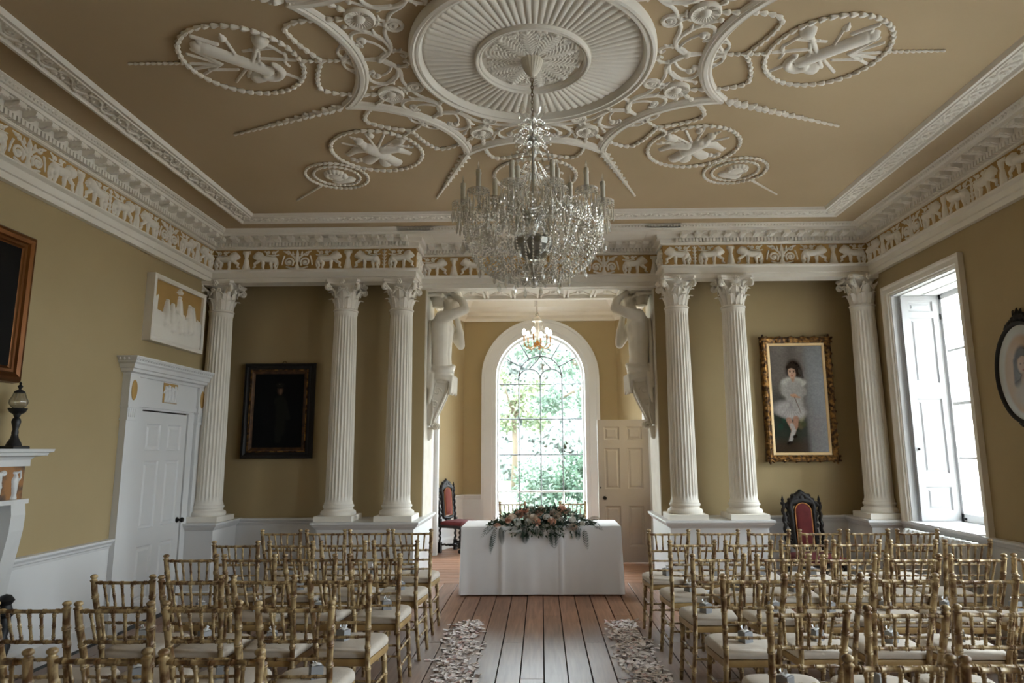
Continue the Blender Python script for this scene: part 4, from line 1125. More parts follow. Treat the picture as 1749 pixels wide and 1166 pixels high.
# surround
P6 = XL+.06
mb = MB()
for a, b in ((6.02, 6.145), (7.275, 7.40)):
    mb.box(XL, P6, a, b, 0, 1.92); mb.box(XL, P6+.012, a-.008, b+.008, 0, .2); mb.box(XL, P6+.014, a-.012, b+.012, 1.885, 1.905)
    mb.box(XL, P6+.010, a-.006, b+.006, 1.905, 2.0); mb.box(XL, P6+.022, a-.02, b+.02, 2.0, 2.02)
mb.build('pilasters', 'paint_white', DOOR)
for a, b in ((6.02, 6.145), (7.275, 7.40)):
    for k in range(4):
        y = a+.018+(b-a-.036)*k/3; mb = MB(); mb.box(P6+.008, P6+.016, y-.008, y+.008, 1.915, 1.99); mb.build('pilaster_flute', 'paint_white', DOOR)
    mb = MB(); mb.box(P6+.0145, P6+.0155, a, b, 1.7, 1.7001)
mb = MB(); mb.box(XL, XL+.045, 6.145, 7.275, 2.06, 2.30); mb.box(XL, XL+.055, 6.16, 7.26, 2.02, 2.065)
for a, b in ((6.01, 6.16), (7.265, 7.41)): mb.box(XL, P6+.012, a, b, 2.02, 2.30)
mb.build('surround_frieze', 'paint_white', DOOR)
mb = MB(); sweep(mb, [(0, 2.295), (.02, 2.295), (.03, 2.32), (.06, 2.33), (.065, 2.355), (.085, 2.36), (.095, 2.395), (.115, 2.41), (.115, 2.42), (.14, 2.455), (.14, 2.465), (0, 2.465)], [(XL, 7.385), (XL+.05, 7.385), (XL+.05, 6.035), (XL, 6.035)][::1])
mb.build('surround_cornice', 'paint_white', DOOR, smooth=30)
mb = MB()
for k in range(36): mb.octa((XL+.05+.13, 5.92+k*.0435, 2.437), .013, .016)
for k in range(3): mb.octa((XL+.03+k*.04, 5.90, 2.437), .013, .016)
mb.build('cornice_leaf_carving', 'paint_white', DOOR, kind='stuff')
for y in (6.083, 7.338):
    mb = MB(); mb.lathe([(.001, .004), (.036, .003), (.042, .006), (.046, 0)], 24); me = mb.mesh('oval_patera', 'frieze_ochre', 40)
    o = obj('oval_patera', me, DOOR, mtx=Matrix(((0, 0, 1, P6+.012), (.95, 0, 0, y), (0, 2.1, 0, 2.165), (0, 0, 0, 1))))
boxes('tablet_ground', 'frieze_ochre', [(XL+.045, XL+.05, 6.60, 6.86, 2.085, 2.285)], DOOR)
S = []
for x, l in ((-.085, 0), (-.03, 1), (.03, 0), (.09, 1)):
    S += [seg(x, .055+.012*l, .017)] + stroke([(x, .045), (x+.004, -.01)], .022, .018) + stroke([(x, -.01), (x-.012, -.085)], .016, .010) + stroke([(x+.008, -.01), (x+.018, -.085)], .016, .010) + stroke([(x-.01, .03), (x-.035, .0+.05*l)], .010, .008) + stroke([(x+.012, .03), (x+.035, .04-.05*l)], .010, .008)
obj('dancing_figures', relief('dancing_figures', S, -.13, .13, -.1, .095, .0045, .016, 'paint_white'), DOOR, mtx=on_left(6.73, 2.185, .0505))
# open leaf in the bay
D2 = struct(boxes('door_2', 'paint_white', [(1.565, 1.63, 9.785, 9.835, 0, 2.02)])); D2['label'] = 'open six-panel door leaf standing in the bay'
m2 = Matrix(((1, 0, 0, .825), (0, 1, 0, 9.79), (0, 0, 1, .012), (0, 0, 0, 1)))
lf = panel_leaf(.74, 2.01, [(.22, .78), (1.02, 1.60), (1.72, 1.91)], 'door_leaf', 'door_leaf_shaded', D2, m2, .042, .095, .11)
obj('door_knob', kn, lf, (.085, 0, .895), (PI/2, 0, 0))
mb = MB(); mb.lathe([(.012, 0), (.012, .004), (.001, .005)], 12); obj('keyhole_cover', mb.mesh('keyhole_cover', 'iron_black'), lf, (.03, 0, 1.04), (PI/2, 0, 0))

# ================================================================== plaster panel above the door
t = thing('plaster_relief_panel', 'framed white plaster relief of robed figures on ochre above the door', 'relief', (XL, 6.74, 3.0))
PW, PH, PD = .50, .335, .085
mb = MB(); rings = []
for sy, sz in ((-1, -1), (1, -1), (1, 1), (-1, 1)):
    rings.append([(x_, sy*(PW-q), sz*(PH-q)) for q, x_ in ((0, 0), (0, PD), (.022, PD+.004), (.045, PD-.004), (.045, PD-.04))])
rings.append(rings[0]); mb.ring_stack(rings, False, False); mb.build('panel_frame', 'plaster_white', t)
mb = MB(); mb.box(0, PD-.03, -PW+.01, PW-.01, -PH+.01, PH-.01); mb.build('panel_ground', 'frieze_ochre', t)
S = []
S += stroke([(-.46, -.22), (.46, -.22)], .11, .11, .5) + stroke([(-.44, -.1), (-.25, -.12), (.0, -.1), (.25, -.12), (.46, -.08)], .10, .10, .5) + stroke([(-.45, -.05), (-.42, .06), (-.38, .13)], .06, .012, .5) + stroke([(.44, -.05), (.40, .02)], .06, .012, .5)
def robed(x, z, h, lean=0, hat=False):
    global S
    S += [seg(x+lean, z+h, .020, h=1.4)] + stroke([(x+lean*.8, z+h*.88), (x+lean*.4, z+h*.45), (x, z)], .026, .052, 1.2) + stroke([(x+lean*.8, z+h*.78), (x+.05+lean, z+h*.5)], .014, .010, 1.4) + stroke([(x+lean*.8, z+h*.78), (x-.045+lean, z+h*.52)], .014, .010, 1.4)
    if hat: S += [seg(x-.05, z+h+.045, .006, x, z+h+.085, .016, 1.5), seg(x+.05, z+h+.045, .006, x, z+h+.085, .016, 1.5), seg(x-.02, z+h+.055, .02, x+.02, z+h+.055, .02, 1.5)]
robed(.0, -.1, .29, .0, True); robed(-.25, -.12, .23, .03); robed(-.14, -.08, .17, .02); robed(.2, -.13, .27, .01); robed(.27, -.12, .25, .0); robed(.1, -.15, .16, -.02)
S += stroke([(-.12, -.16), (-.08, -.02), (-.0, -.06), (.02, -.16)], .05, .045, 1.2) + [seg(-.03, .0, .022, h=1.5), seg(.08, -.07, .03, .06, -.15, .03, 1.3)]
rp = relief('figure_relief', S, -PW+.03, PW-.055, -PH+.045, PH-.05, .006, .05, 'plaster_white')
obj('figure_relief', rp, t, mtx=Matrix(((0, 0, 1, PD-.031), (1, 0, 0, 0), (0, 1, 0, 0), (0, 0, 0, 1))))

# ================================================================== fireplace
t = thing('fireplace', 'white marble chimneypiece with brown marble frieze on the left', 'fireplace', (XL, 3.9, 0)); t['label'] = 'white marble chimneypiece with brown marble frieze and scrolled jambs'
HL = 1.06
def bx(nm, m, L, parent=t, **k): return boxes(nm, m, L, parent, **k)
mb = MB(); sweep(mb, [(0, 1.545), (.02, 1.545), (.035, 1.565), (.09, 1.575), (.095, 1.595), (.115, 1.60), (.12, 1.622), (0, 1.622)], [(0.0, .93), (.10, .93), (.10, -.93), (0, -.93)][::1]); mb.build('mantel_shelf', 'marble_white', t, smooth=30)
mb = MB(); mb.box(0, .12, -.95, .95, 1.50, 1.548); mb.build('bed_moulding', 'marble_white', t)
mb = MB(); mb.box(0, .09, -.94, .94, 1.265, 1.50); fr = mb.build('frieze_slab', 'marble_brown', t)
mb = MB(); mb.box(0, .13, -.96, .96, 1.235, 1.268); mb.build('frieze_shelf', 'marble_white', t)
M9 = lambda y, z, o=.0905: Matrix(((0, 0, 1, o), (1, 0, 0, y), (0, 1, 0, z), (0, 0, 0, 1)))
S = stroke([(0, -.10), (0, -.085)], .026, .018) + stroke([(0, -.07), (0, .02)], .018, .030) + stroke([(0, .02), (0, .06)], .026, .012) + [seg(-.016, .075, .008, .016, .075, .008)] + stroke([(.012, .07), (.045, .085), (.05, .04), (.028, .015)], .006, .006)
EW = relief('ewer', S, -.06, .07, -.11, .1, .004, .018, 'marble_white')
S = stroke(bez((0, 0), (-.05, .05), (-.07, -.02), (0, 0)), .010, .010)+stroke(bez((0, 0), (.05, .05), (.07, -.02), (0, 0)), .010, .010)+stroke([(0, 0), (.0, -.06), (.005, -.13)], .016, .012)+[seg(0, -.07, .02), seg(0, -.11, .018)]
BW2 = relief('marble_bow', S, -.08, .08, -.15, .05, .004, .016, 'marble_white')
MED = MB().lathe([(.052, 0), (.052, .008), (.044, .012), (.04, .006), (.02, .012), (.001, .014)], 24).mesh('medallion', 'marble_white', 40)
S = stroke([(-.16, .02), (-.1, -.04), (0, -.06), (.1, -.04), (.16, .02)], .02, .02)
SWG = relief('marble_swag', S+[seg(-.1, -.04, .026), seg(0, -.06, .028), seg(.1, -.04, .026)], -.2, .2, -.1, .05, .005, .02, 'marble_white')
for y in (-.86, .86): obj('ewer', EW, fr, mtx=M9(y, 1.38))
for y in (-.72, .72): obj('marble_bow', BW2, fr, mtx=M9(y, 1.445))
for y in (-.5, .5): obj('medallion', MED, fr, mtx=M9(y, 1.39))
for y in (-.56, -.28, .0, .28, .56): obj('marble_swag', SWG, fr, mtx=M9(y, 1.34))
for s in (-1, 1):
    bx('jamb_slip', 'marble_brown', [(0, .03, s*.80, s*.965, 0, 1.235)])
    bx('jamb', 'marble_white', [(0, .055, s*.60, s*.80, .0, 1.235), (0, .075, s*.72, s*.78, 0, 1.0), (0, .07, s*.60, s*.64, 0, 1.04)])
    mb = MB(); prof = [(.0, 1.235), (.13, 1.235), (.14, 1.16), (.135, 1.05), (.115, .92), (.085, .75), (.06, .55), (.045, .35), (.04, .12), (.05, .1), (.05, 0), (0, 0)]
    P = [(p[0], p[1]) for p in prof]
    n = len(P); y0, y1 = s*.80, s*.93
    mb.add([(p[0], y0, p[1]) for p in P]+[(p[0], y1, p[1]) for p in P], [tuple(range(n)), tuple(reversed(range(n, 2*n)))]+[(i, n+i, n+(i+1) % n, (i+1) % n) for i in range(n)])
    mb.build('scroll_jamb', 'marble_white', t)
bx('lintel', 'marble_white', [(0, .055, -.6, .6, 1.04, 1.235), (0, .075, -.72, .72, 1.05, 1.09), (0, .07, -.78, .78, 1.17, 1.2)])
bx('firebox', 'frame_black', [(0, .012, -.6, .6, 0, 1.04)])
t = thing('andiron', 'black cast iron firedog standing before the chimneypiece', 'firedog', (XL+.20, 4.56, 0), 0)
mb = MB(); mb.box(-.10, .10, -.012, .012, .10, .13); mb.box(-.10, -.07, -.05, .05, 0, .12); mb.box(.06, .10, -.06, -.03, 0, .11); mb.box(.06, .10, .03, .06, 0, .11); mb.box(.055, .105, -.06, .06, .10, .14); mb.build('base', 'iron_black', t)
mb = MB(); mb.lathe([(.03, .12), (.05, .18), (.035, .26), (.055, .34), (.03, .40), (.045, .47), (.04, .52), (.06, .545), (.045, .57), (.035, .60), (.052, .63), (.03, .66), (.001, .67)], 12, (.08, 0, 0)); mb.build('finial_post', 'iron_black', t, smooth=40)

# lamp on the mantel
t = thing('table_lamp', 'black iron oil-style lamp with ribbed glass shade on the mantel', 'lamp', (XL+.13, 4.66, 1.622))
mb = MB(); mb.chbox(-.06, .06, -.075, .075, 0, .022, .006); mb.lathe([(.05, .02), (.042, .045), (.026, .075), (.02, .10)], 12); mb.build('base', 'iron_black', t, smooth=35)
mb = MB(); mb.lathe([(.018, .08), (.022, .115), (.017, .135), (.023, .16), (.03, .19), (.025, .21), (.015, .22), (.022, .235), (.024, .245)], 14); mb.build('stem', 'iron_black', t, smooth=40)
mb = MB(); mb.lathe([(.02, .24), (.045, .255), (.056, .275), (.06, .285), (.03, .288)], 18); mb.build('font_dish', 'iron_black', t, smooth=40)
mb = MB(); n = 48; rings = []
for r, z in ((.03, .288), (.045, .30), (.056, .32), (.055, .34), (.043, .365), (.036, .385), (.034, .395)): rings.append([((r+.002*cos(i*PI))*cos(2*PI*i/n), (r+.002*cos(i*PI))*sin(2*PI*i/n), z) for i in range(n)])
mb.ring_stack(rings, False, False); mb.build('lamp_shade', 'lamp_glass', t, smooth=True)
mb = MB(); mb.lathe([(.036, .393), (.032, .405), (.015, .415), (.008, .42), (.012, .43), (.018, .44), (.01, .45), (.006, .455), (.010, .462), (.001, .475)], 14); mb.build('finial', 'iron_black', t, smooth=40)
mb = MB(); mb.tube(bez((-.05, -.06, .01), (-.11, -.1, .0), (-.12, -.07, .15), (-.12, -.06, .28), 12)+bez((-.12, -.06, .28), (-.12, -.05, .38), (-.12, -.08, .38), (-.12, -.085, .45), 8), .004, 6); mb.build('lamp_cord', 'iron_black', t, smooth=True)
# ================================================================== bamboo-turned gilt chairs
def ringed(pts, r, marks, bulge=1.28, n=8, sub=None):
    """tube along pts (polyline) with double bamboo rings at arc fractions 'marks'"""
    P = np.array(pts, float); d = np.linalg.norm(np.diff(P, axis=0), axis=1); s = np.concatenate([[0], np.cumsum(d)]); L = s[-1]
    rr = r if isinstance(r, (tuple, list)) else (r, r)
    ts = [(0, 1), (L, 1)] + [(v, 1) for v in s[1:-1]]
    for m in marks:
        c = m*L
        for o, k in ((-.010, 1), (-.007, bulge), (-.003, bulge), (0, 1.02), (.003, bulge), (.007, bulge), (.010, 1)): ts.append((c+o, k))
    ts = sorted(x for x in ts if 0 <= x[0] <= L)
    pts2 = [[np.interp(t, s, P[:, i]) for i in range(3)] for t, _ in ts]
    rad = [(rr[0]+(rr[1]-rr[0])*t/L)*k for t, k in ts]
    mb = MB(); mb.tube(pts2, rad, n); return mb
POST = [(.167, 0, .890), (.164, .012, .82), (.153, .055, .66), (.144, .095, .47), (.147, .125, .28), (.163, .18, 0)]
def post(s):
    mb = ringed([(s*x, y, z) for x, y, z in POST], (.0160, .0135), (.10, .19, .30, .42, .55, .68, .82), 1.22)
    mb.lathe([(.016, -.012), (.019, -.008), (.019, -.004), (.0125, .0), (.012, .004), (.0175, .009), (.0195, .014), (.018, .020), (.011, .0255), (.004, .027)], 12, (s*.167, -.001, .896)); return mb
def rail(z, r, hw, y, marks):
    pts = [(-hw, y, z), (-hw*.5, y-.008, z), (0, y-.011, z), (hw*.5, y-.008, z), (hw, y, z)]
    return ringed(pts, r, marks, 1.3, 7)
def back_at(z):
    zs_ = [p[2] for p in POST][::-1]; return np.interp(z, zs_, [p[0] for p in POST][::-1]), np.interp(z, zs_, [p[1] for p in POST][::-1])
chair0 = thing('gilt_chair', 'x', 'chair')
for s in (-1, 1): post(s).build('rear_post', 'chair_gold', chair0, smooth=50)
for z, r in ((.878, .0088), (.738, .0084), (.655, .0074), (.575, .0074)):
    hw, y = back_at(z); rail(z, r, hw, y, (.12, .29, .5, .71, .88) if z > .7 else (.2, .4, .6, .8)).build('back_rail', 'chair_gold', chair0, smooth=50)
for k in range(5):
    u = (k-2)/2; h1, y1 = back_at(.878); h2, y2 = back_at(.738)
    yo = -.010*(1-u*u)
    ringed([(u*h1*.66, y1+yo, .874), (u*(h1*.66+h2*.6)/2, (y1+y2)/2+yo, .805), (u*h2*.60, y2+yo, .742)], (.0072, .0064), (.12, .5, .88), 1.28, 7).build('spindle', 'chair_gold', chair0, smooth=50)
def seat_outline(k=1.0, n=8):
    P = [(-.160*k, .075)]
    pts = [(-.154, .108), (-.170, .25), (-.182, .37)]
    for a in np.linspace(PI, PI/2, n): pts.append((-.104+.080*cos(a), .395+.088*sin(a)))
    for a in np.linspace(PI/2, 0, n): pts.append((.104+.080*cos(a), .395+.088*sin(a)))
    pts += [(.182, .37), (.170, .25), (.154, .108)]
    c = np.array([0, .295]); return [tuple(c+(np.array(p)-c)*k) for p in pts]
def stack(levels, nm, m):
    mb = MB(); mb.ring_stack([[(x, y, z) for x, y in seat_outline(k)] for k, z in levels]); return mb.mesh(nm, m, 50)
obj('seat_frame', stack([(.93, .405), (.985, .409), (1.0, .418), (1.0, .436), (.985, .445), (.93, .448)], 'seat_frame', 'seat_wood'), chair0)
obj('cushion', stack([(.90, .446), (.985, .452), (1.0, .465), (.99, .480), (.95, .492), (.85, .499), (.6, .503), (.2, .504)], 'cushion', 'cushion_cream'), chair0)
for s in (-1, 1):
    ringed([(s*.150, .435, .415), (s*.158, .455, .2), (s*.167, .49, 0)], (.0165, .0135), (.15, .35, .6, .82), 1.22).build('front_leg', 'chair_gold', chair0, smooth=50)
    for z in (.27, .16): ringed([(s*.150, .128+(.27-z)*.15, z), (s*.157, .45+(.27-z)*.12, z)], .0075, (.3, .6), 1.3, 6).build('side_stretcher', 'chair_gold', chair0, smooth=50)
ringed([(-.157, .452, .22), (.157, .452, .22)], .0075, (.25, .5, .75), 1.3, 6).build('front_stretcher', 'chair_gold', chair0, smooth=50)
ringed([(-.148, .127, .24), (.148, .127, .24)], .0075, (.25, .5, .75), 1.3, 6).build('rear_stretcher', 'chair_gold', chair0, smooth=50)

box0 = thing('favour_box', 'x', 'box')
mb = MB(); mb.chbox(-.029, .029, -.029, .029, 0, .058, .002); mb.build('box_body', 'box_grey', box0)
mb = MB()
mb.grid(np.array([[(-.02, -.018, .0525), (0, -.02, .058), (.02, -.016, .0525)], [(-.021, 0, .058), (.0, 0, .066), (.02, .002, .057)], [(-.018, .019, .0525), (.002, .02, .059), (.02, .018, .0525)]], float))
for a in (.3, 2.2, 4.1):
    mb.grid(np.array([[(.004*cos(a+.8), .004*sin(a+.8), .056), (.016*cos(a+.5), .016*sin(a+.5), .066), (.022*cos(a+.2), .022*sin(a+.2), .074)], [(.004*cos(a-.8), .004*sin(a-.8), .056), (.015*cos(a-.5), .015*sin(a-.5), .064), (.014*cos(a-.3), .014*sin(a-.3), .085)]], float))
mb.v = [(x*1.12, y*1.12, z+.006) for x, y, z in mb.v]
obj('tissue_bow', mb.mesh('tissue_bow', 'ribbon_white', True, fixn=False), box0)

LROWS = [(5.95, [-1.128, -1.504, -1.882, -2.275]), (5.22, [-1.117, -1.515, -1.911, -2.338]), (4.555, [-1.11, -1.54, -1.942, -2.334]),
         (3.81, [-1.12, -1.537, -1.938, -2.331]), (3.16, [-1.127, -1.553, -1.955, -2.343]), (2.42, [-1.14, -1.54, -1.95])]
RROWS = [(5.83, [1.076, 1.494, 1.912, 2.338, 2.735, 3.144]), (5.155, [1.123, 1.535, 1.943, 2.336, 2.747, 3.145]), (4.48, [1.142, 1.555, 1.966, 2.37, 2.776, 3.18]),
         (3.785, [1.147, 1.557, 1.956, 2.374]), (3.05, [1.152, 1.566, 1.96]), (2.335, [1.166, 1.54])]
ORD = ['first', 'second', 'third', 'fourth', 'fifth', 'sixth']
RW = ['front row', 'second row', 'third row', 'fourth row', 'fifth row', 'sixth row']
rj = random.Random(3); first = [True, True]
def place_chair(x, y, rz, label, group):
    c = chair0 if first[0] else copy_tree(chair0); first[0] = False
    c.location = (x, y, 0); c.rotation_euler = (0, 0, rz); c['label'] = label; c['group'] = group; return c
for side, rows in (('door', LROWS), ('window', RROWS)):
    for i, (y, xs_) in enumerate(rows):
        for j, x in enumerate(xs_):
            rz = rj.uniform(-.02, .02)
            place_chair(x, y+rj.uniform(-.012, .012)+(.0 if side == 'door' else -.012*j*.5), rz, 'gold bamboo-style chair, %s, %s from the aisle on the %s side' % (RW[i], ORD[j], side), 'gilt bamboo-style chairs')
            if (side, i, j) in (('window', 0, 5), ('window', 1, 5), ('door', 4, 3)): continue
            b = box0 if first[1] else copy_tree(box0); first[1] = False
            b.location = (x+rj.uniform(-.04, .04)-.01, y+.27+rj.uniform(-.04, .03), .5035); b.rotation_euler = (0, 0, rj.choice((.5, .35, -.4, .6))+rj.uniform(-.15, .15))
            b['label'] = 'small grey favour box on the %s chair, %s from the aisle, %s side' % (RW[i], ORD[j], side); b['group'] = 'grey favour boxes on the seats'
place_chair(-.385, 9.05, PI, 'gold bamboo-style chair behind the table, on the red bay chair side', 'gilt bamboo-style chairs')
place_chair(.415, 9.05, PI, 'gold bamboo-style chair behind the table, on the open door side', 'gilt bamboo-style chairs')

# ================================================================== table, cloth
TX0, TX1, TY0, TY1, TZ = -.905, .89, 7.69, 8.36, .745
t = thing('trestle_table', 'trestle table hidden under the white cloth', 'table', ((TX0+TX1)/2, (TY0+TY1)/2, 0))
hw, hd = (TX1-TX0)/2-.02, (TY1-TY0)/2-.02
mb = MB(); mb.box(-hw, hw, -hd, hd, TZ-.035, TZ-.006); mb.build('table_top', 'seat_wood', t)
for sx in (-1, 1):
    for sy in (-1, 1):
        mb = MB(); mb.tube([(sx*(hw-.2), sy*(hd-.08), TZ-.035), (sx*(hw-.2), sy*(hd-.08), 0)], .016, 8); mb.build('leg', 'iron_black', t)
def cloth():
    mb = MB(); W, D = (TX1-TX0)/2, (TY1-TY0)/2; per = []
    nx, nd = 90, 34
    for i in range(nx): per.append((-W+2*W*i/nx, -D, 0, -1))
    for i in range(nd): per.append((W, -D+2*D*i/nd, 1, 0))
    for i in range(nx): per.append((W-2*W*i/nx, D, 0, 1))
    for i in range(nd): per.append((-W, D-2*D*i/nd, -1, 0))
    rings = []; lv = [(0, TZ-.012, -.006), (0, TZ-.001, -.012)]
    Z = [TZ-.004, TZ-.03, .6, .45, .3, .15, .015]
    rings.append([(x*.985, y*.965, TZ+.0015) for x, y, a, b in per]); rings.append([(x*.996, y*.99, TZ) for x, y, a, b in per])
    for z in Z:
        f = (TZ-z)/TZ; R = []
        for k, (x, y, a, b) in enumerate(per):
            w = .004*f*sin(x*17+y*9+1)*sin(x*5+2)+.0015*f*sin(x*41)+.004*f
            crease = 0
            if b == -1:
                for cx_ in (-.435, .225): crease += .012*math.exp(-((x-cx_)/.012)**2)*min(1, f*6)
                w += .006*f*math.exp(-((x+.1)/.35)**2)*sin((x+.5*f)*11)
            cor = .022*f*math.exp(-(min(abs(abs(x)-W)+abs(abs(y)-D), .3)/.06)**2)
            R.append((x+a*(w+crease+cor), y+b*(w+crease+cor), z))
        rings.append(R)
    mb.ring_stack(rings, True, False); return mb.mesh('tablecloth', 'linen_white', 60)
o = obj('tablecloth', cloth(), None, ((TX0+TX1)/2, (TY0+TY1)/2, 0)); tag(o, 'floor-length white linen cloth draped over the ceremony table', 'tablecloth')

# ================================================================== flowers on the table
t = thing('flower_arrangement', 'long low arrangement of peach and white roses with trailing greenery', 'flowers', (0.0, 7.86, TZ+.003))
def rose_mesh(nm, m, r=.043):
    mb = MB()
    for layer, (rad, hgt, n, open_) in enumerate(((.35, 1.0, 3, .1), (.6, .95, 4, .3), (.85, .8, 5, .6), (1.05, .55, 5, 1.0))):
        for k in range(n):
            a0 = 2*PI*k/n+layer*.6; A = np.zeros((4, 5, 3))
            for i in range(4):
                tt = i/3; rr_ = r*rad*(.25+.75*tt**.6)*(1+.12*open_*tt); z = r*(-.6+(hgt+.6)*tt-.25*open_*tt**3)
                for j in range(5):
                    v = (j/4-.5)*2; a = a0+v*(PI/n)*1.25*(.6+.4*tt)
                    A[i, j] = (rr_*cos(a), rr_*sin(a), z-.12*r*v*v*tt)
            mb.grid(A)
    mb.ball((0, 0, -.45*r), .5*r, 8, 5)
    return mb.mesh(nm, m, True, fixn=False)
RM = [rose_mesh('rose', 'rose_cream'), rose_mesh('rose', 'rose_peach'), rose_mesh('rose', 'rose_white', .036), rose_mesh('rose', 'rose_peach', .032), rose_mesh('rose', 'rose_white', .026)]
def leafquad(mb, p, d, up, l, w):
    d = Vector(d).normalized(); s = d.cross(Vector(up)); s = s.normalized() if s.length > 1e-4 else d.orthogonal().normalized(); n = s.cross(d)
    p = Vector(p)
    mb.add([tuple(p), tuple(p+d*l*.45+s*w+n*.1*w), tuple(p+d*l-n*.15*l), tuple(p+d*l*.45-s*w+n*.1*w)], [(0, 1, 2, 3)])
rf = random.Random(11)
mb = MB(); mb2 = MB()
for k in range(2600):
    u = rf.gauss(0, .30); 
    if abs(u) > .60: u = rf.uniform(-.58, .58)
    env = max(0.05, 1-(abs(u)/.62)**2.2)
    z = rf.uniform(-.02, .19*env); y = rf.gauss(-.02, .085*env+.03)
    if y < -.20: y = -.2
    if y < -.15: z = rf.uniform(-.10, .05)
    d = Vector((u*1.2+rf.gauss(0, .5), (y+.02)*5+rf.gauss(0, .5), z*4+rf.gauss(-.1, .5)))
    leafquad(mb if rf.random() < .8 else mb2, (u, y, max(z, .004 if y > -.16 else z)), d, (rf.gauss(0, 1), rf.gauss(0, 1), 1), rf.uniform(.03, .065), rf.uniform(.007, .014))
obj('foliage', mb.mesh('foliage', 'leaf_dark', False, fixn=False), t, kind='stuff'); obj('pale_foliage', mb2.mesh('pale_foliage', 'leaf_grey', False, fixn=False), t, kind='stuff')
blooms = [(-.33, .02, 3), (-.44, -.08, 1), (-.22, .075, 1), (-.17, .10, 1), (-.24, -.0, 2), (-.21, -.04, 4), (-.08, .04, 0), (-.05, -.0, 1), (-.03, .09, 1), (.0, .12, 0), (.05, .05, 2), (.09, .02, 2), (.12, .085, 0), (.16, .06, 0), (.10, -.03, 3), (.10, .0, 1), (-.13, .05, 0), (-.13, .0, 2), (.20, .13, 1), (.24, .10, 3), (.30, .02, 2), (.31, .06, 4), (.27, -.06, 2), (.32, -.06, 3), (.31, -.10, 0), (.05, -.09, 2), (.03, -.12, 4), (-.26, -.09, 4), (.38, .05, 4), (-.10, .13, 2), (.27, .12, 4), (-.38, .03, 4), (.19, .02, 4), (-.29, .05, 0), (.4, -.02, 4)]
for k, (x, z, m) in enumerate(blooms):
    y = -.14-.05*(.1-z)+rf.uniform(-.02, .02)
    if z > .05: y = -.10+.3*(z-.05)
    o = obj('rose', RM[m], t, (x*1.15, y, max(z, -.06)+.045), (PI/2-.5-rf.uniform(-.4, .5), rf.uniform(-.5, .5), rf.uniform(-.4, .4)))
def fern(p, d, l, nm='fern_frond', m='fern_green', w=.045, droop=.5):
    mb = MB(); p = Vector(p); d = Vector(d).normalized(); pts = []
    for i in range(15):
        tt = i/14; q = p+d*l*tt+Vector((0, -.01*tt, -droop*l*tt*tt)); pts.append(q)
    mb.tube(pts, [.0022*(1-.7*i/14) for i in range(15)], 4)
    for i in range(1, 15):
        tt = i/14; ww = w*sin(PI*(.12+.86*tt))**.8; tn = (pts[i]-pts[i-1]).normalized(); sd = tn.cross(Vector((0, -1, .3))).normalized()
        for s in (-1, 1): leafquad(mb, pts[i], sd*s+tn*.6, (0, -1, .2), ww, ww*.11)
    obj(nm, mb.mesh(nm, m, False, fixn=False), t)
fern((-.50, -.14, .02), (-.75, -.55, -.1), .22); fern((-.52, -.16, .0), (-.2, -.25, -1), .27, droop=.05); fern((-.46, -.17, .0), (.1, -.15, -1), .20, droop=0)
fern((-.19, -.17, .0), (.02, -.22, -1), .19, droop=0, w=.06); fern((.12, -.18, .0), (.08, -.2, -1), .24, droop=0, w=.07); fern((.47, -.16, .0), (.15, -.2, -1), .26, droop=0); fern((.50, -.12, .03), (.8, -.3, .1), .2)
fern((.40, -.17, .0), (.02, -.2, -1), .15, droop=0); fern((-.05, -.18, -.0), (-.1, -.25, -1), .12, 'leaf_spray', 'leaf_grey', .03, 0); fern((-.01, -.18, .0), (.15, -.2, -1), .13, 'leaf_spray', 'leaf_grey', .03, 0)
fern((-.56, -.18, -.1), (-.05, -.1, -1), .20, 'trailing_vine', 'leaf_dark', .03, 0); fern((.52, -.1, .06), (.9, -.1, .35), .16, 'leaf_spray', 'leaf_dark', .035, .3); fern((.15, -.02, .13), (.1, 0, 1), .1, 'leaf_spray', 'leaf_dark', .03, .1); fern((-.4, -.05, .08), (-.5, 0, .8), .12, 'leaf_spray', 'leaf_dark', .03, .2)

# ================================================================== petals strewn along the aisle
def petals(nm, xc0, xc1, y0, y1, n, seed):
    r = random.Random(seed); mb = MB()
    for k in range(n):
        u = r.random(); y = y0+(y1-y0)*u; x = xc0+(xc1-xc0)*u+max(-.2, min(.2, r.gauss(0, .068)))+.03*sin(y*9)
        a = r.uniform(0, 2*PI); l = r.uniform(.016, .030); w = l*r.uniform(.6, .9); h = r.uniform(.002, .012)+(.012*r.random() if r.random() < .4 else 0)
        c_, s_ = cos(a), sin(a); tl = r.uniform(-.008, .012)
        P = [(-l, 0, .001+h*.3), (-l*.2, -w, h*1.2), (l, -w*.5, h+tl), (l*1.1, w*.5, h+tl), (-l*.2, w, h), (0, 0, .001)]
        mb.add([(x+p[0]*c_-p[1]*s_, y+p[0]*s_+p[1]*c_, max(.0012, p[2])) for p in P], [(0, 1, 5), (1, 2, 5), (2, 3, 5), (3, 4, 5), (4, 0, 5)])
    o = obj(nm, mb.mesh(nm, 'petal_pink', True, fixn=False)); return o
tag(petals('rose_petals', -.70, -.62, 6.58, 4.3, 900, 5), 'pale pink rose petals strewn along the aisle on the door side', 'petals', kind='stuff')
tag(petals('rose_petals', .73, .75, 6.60, 4.3, 900, 6), 'pale pink rose petals strewn along the aisle on the window side', 'petals', kind='stuff')

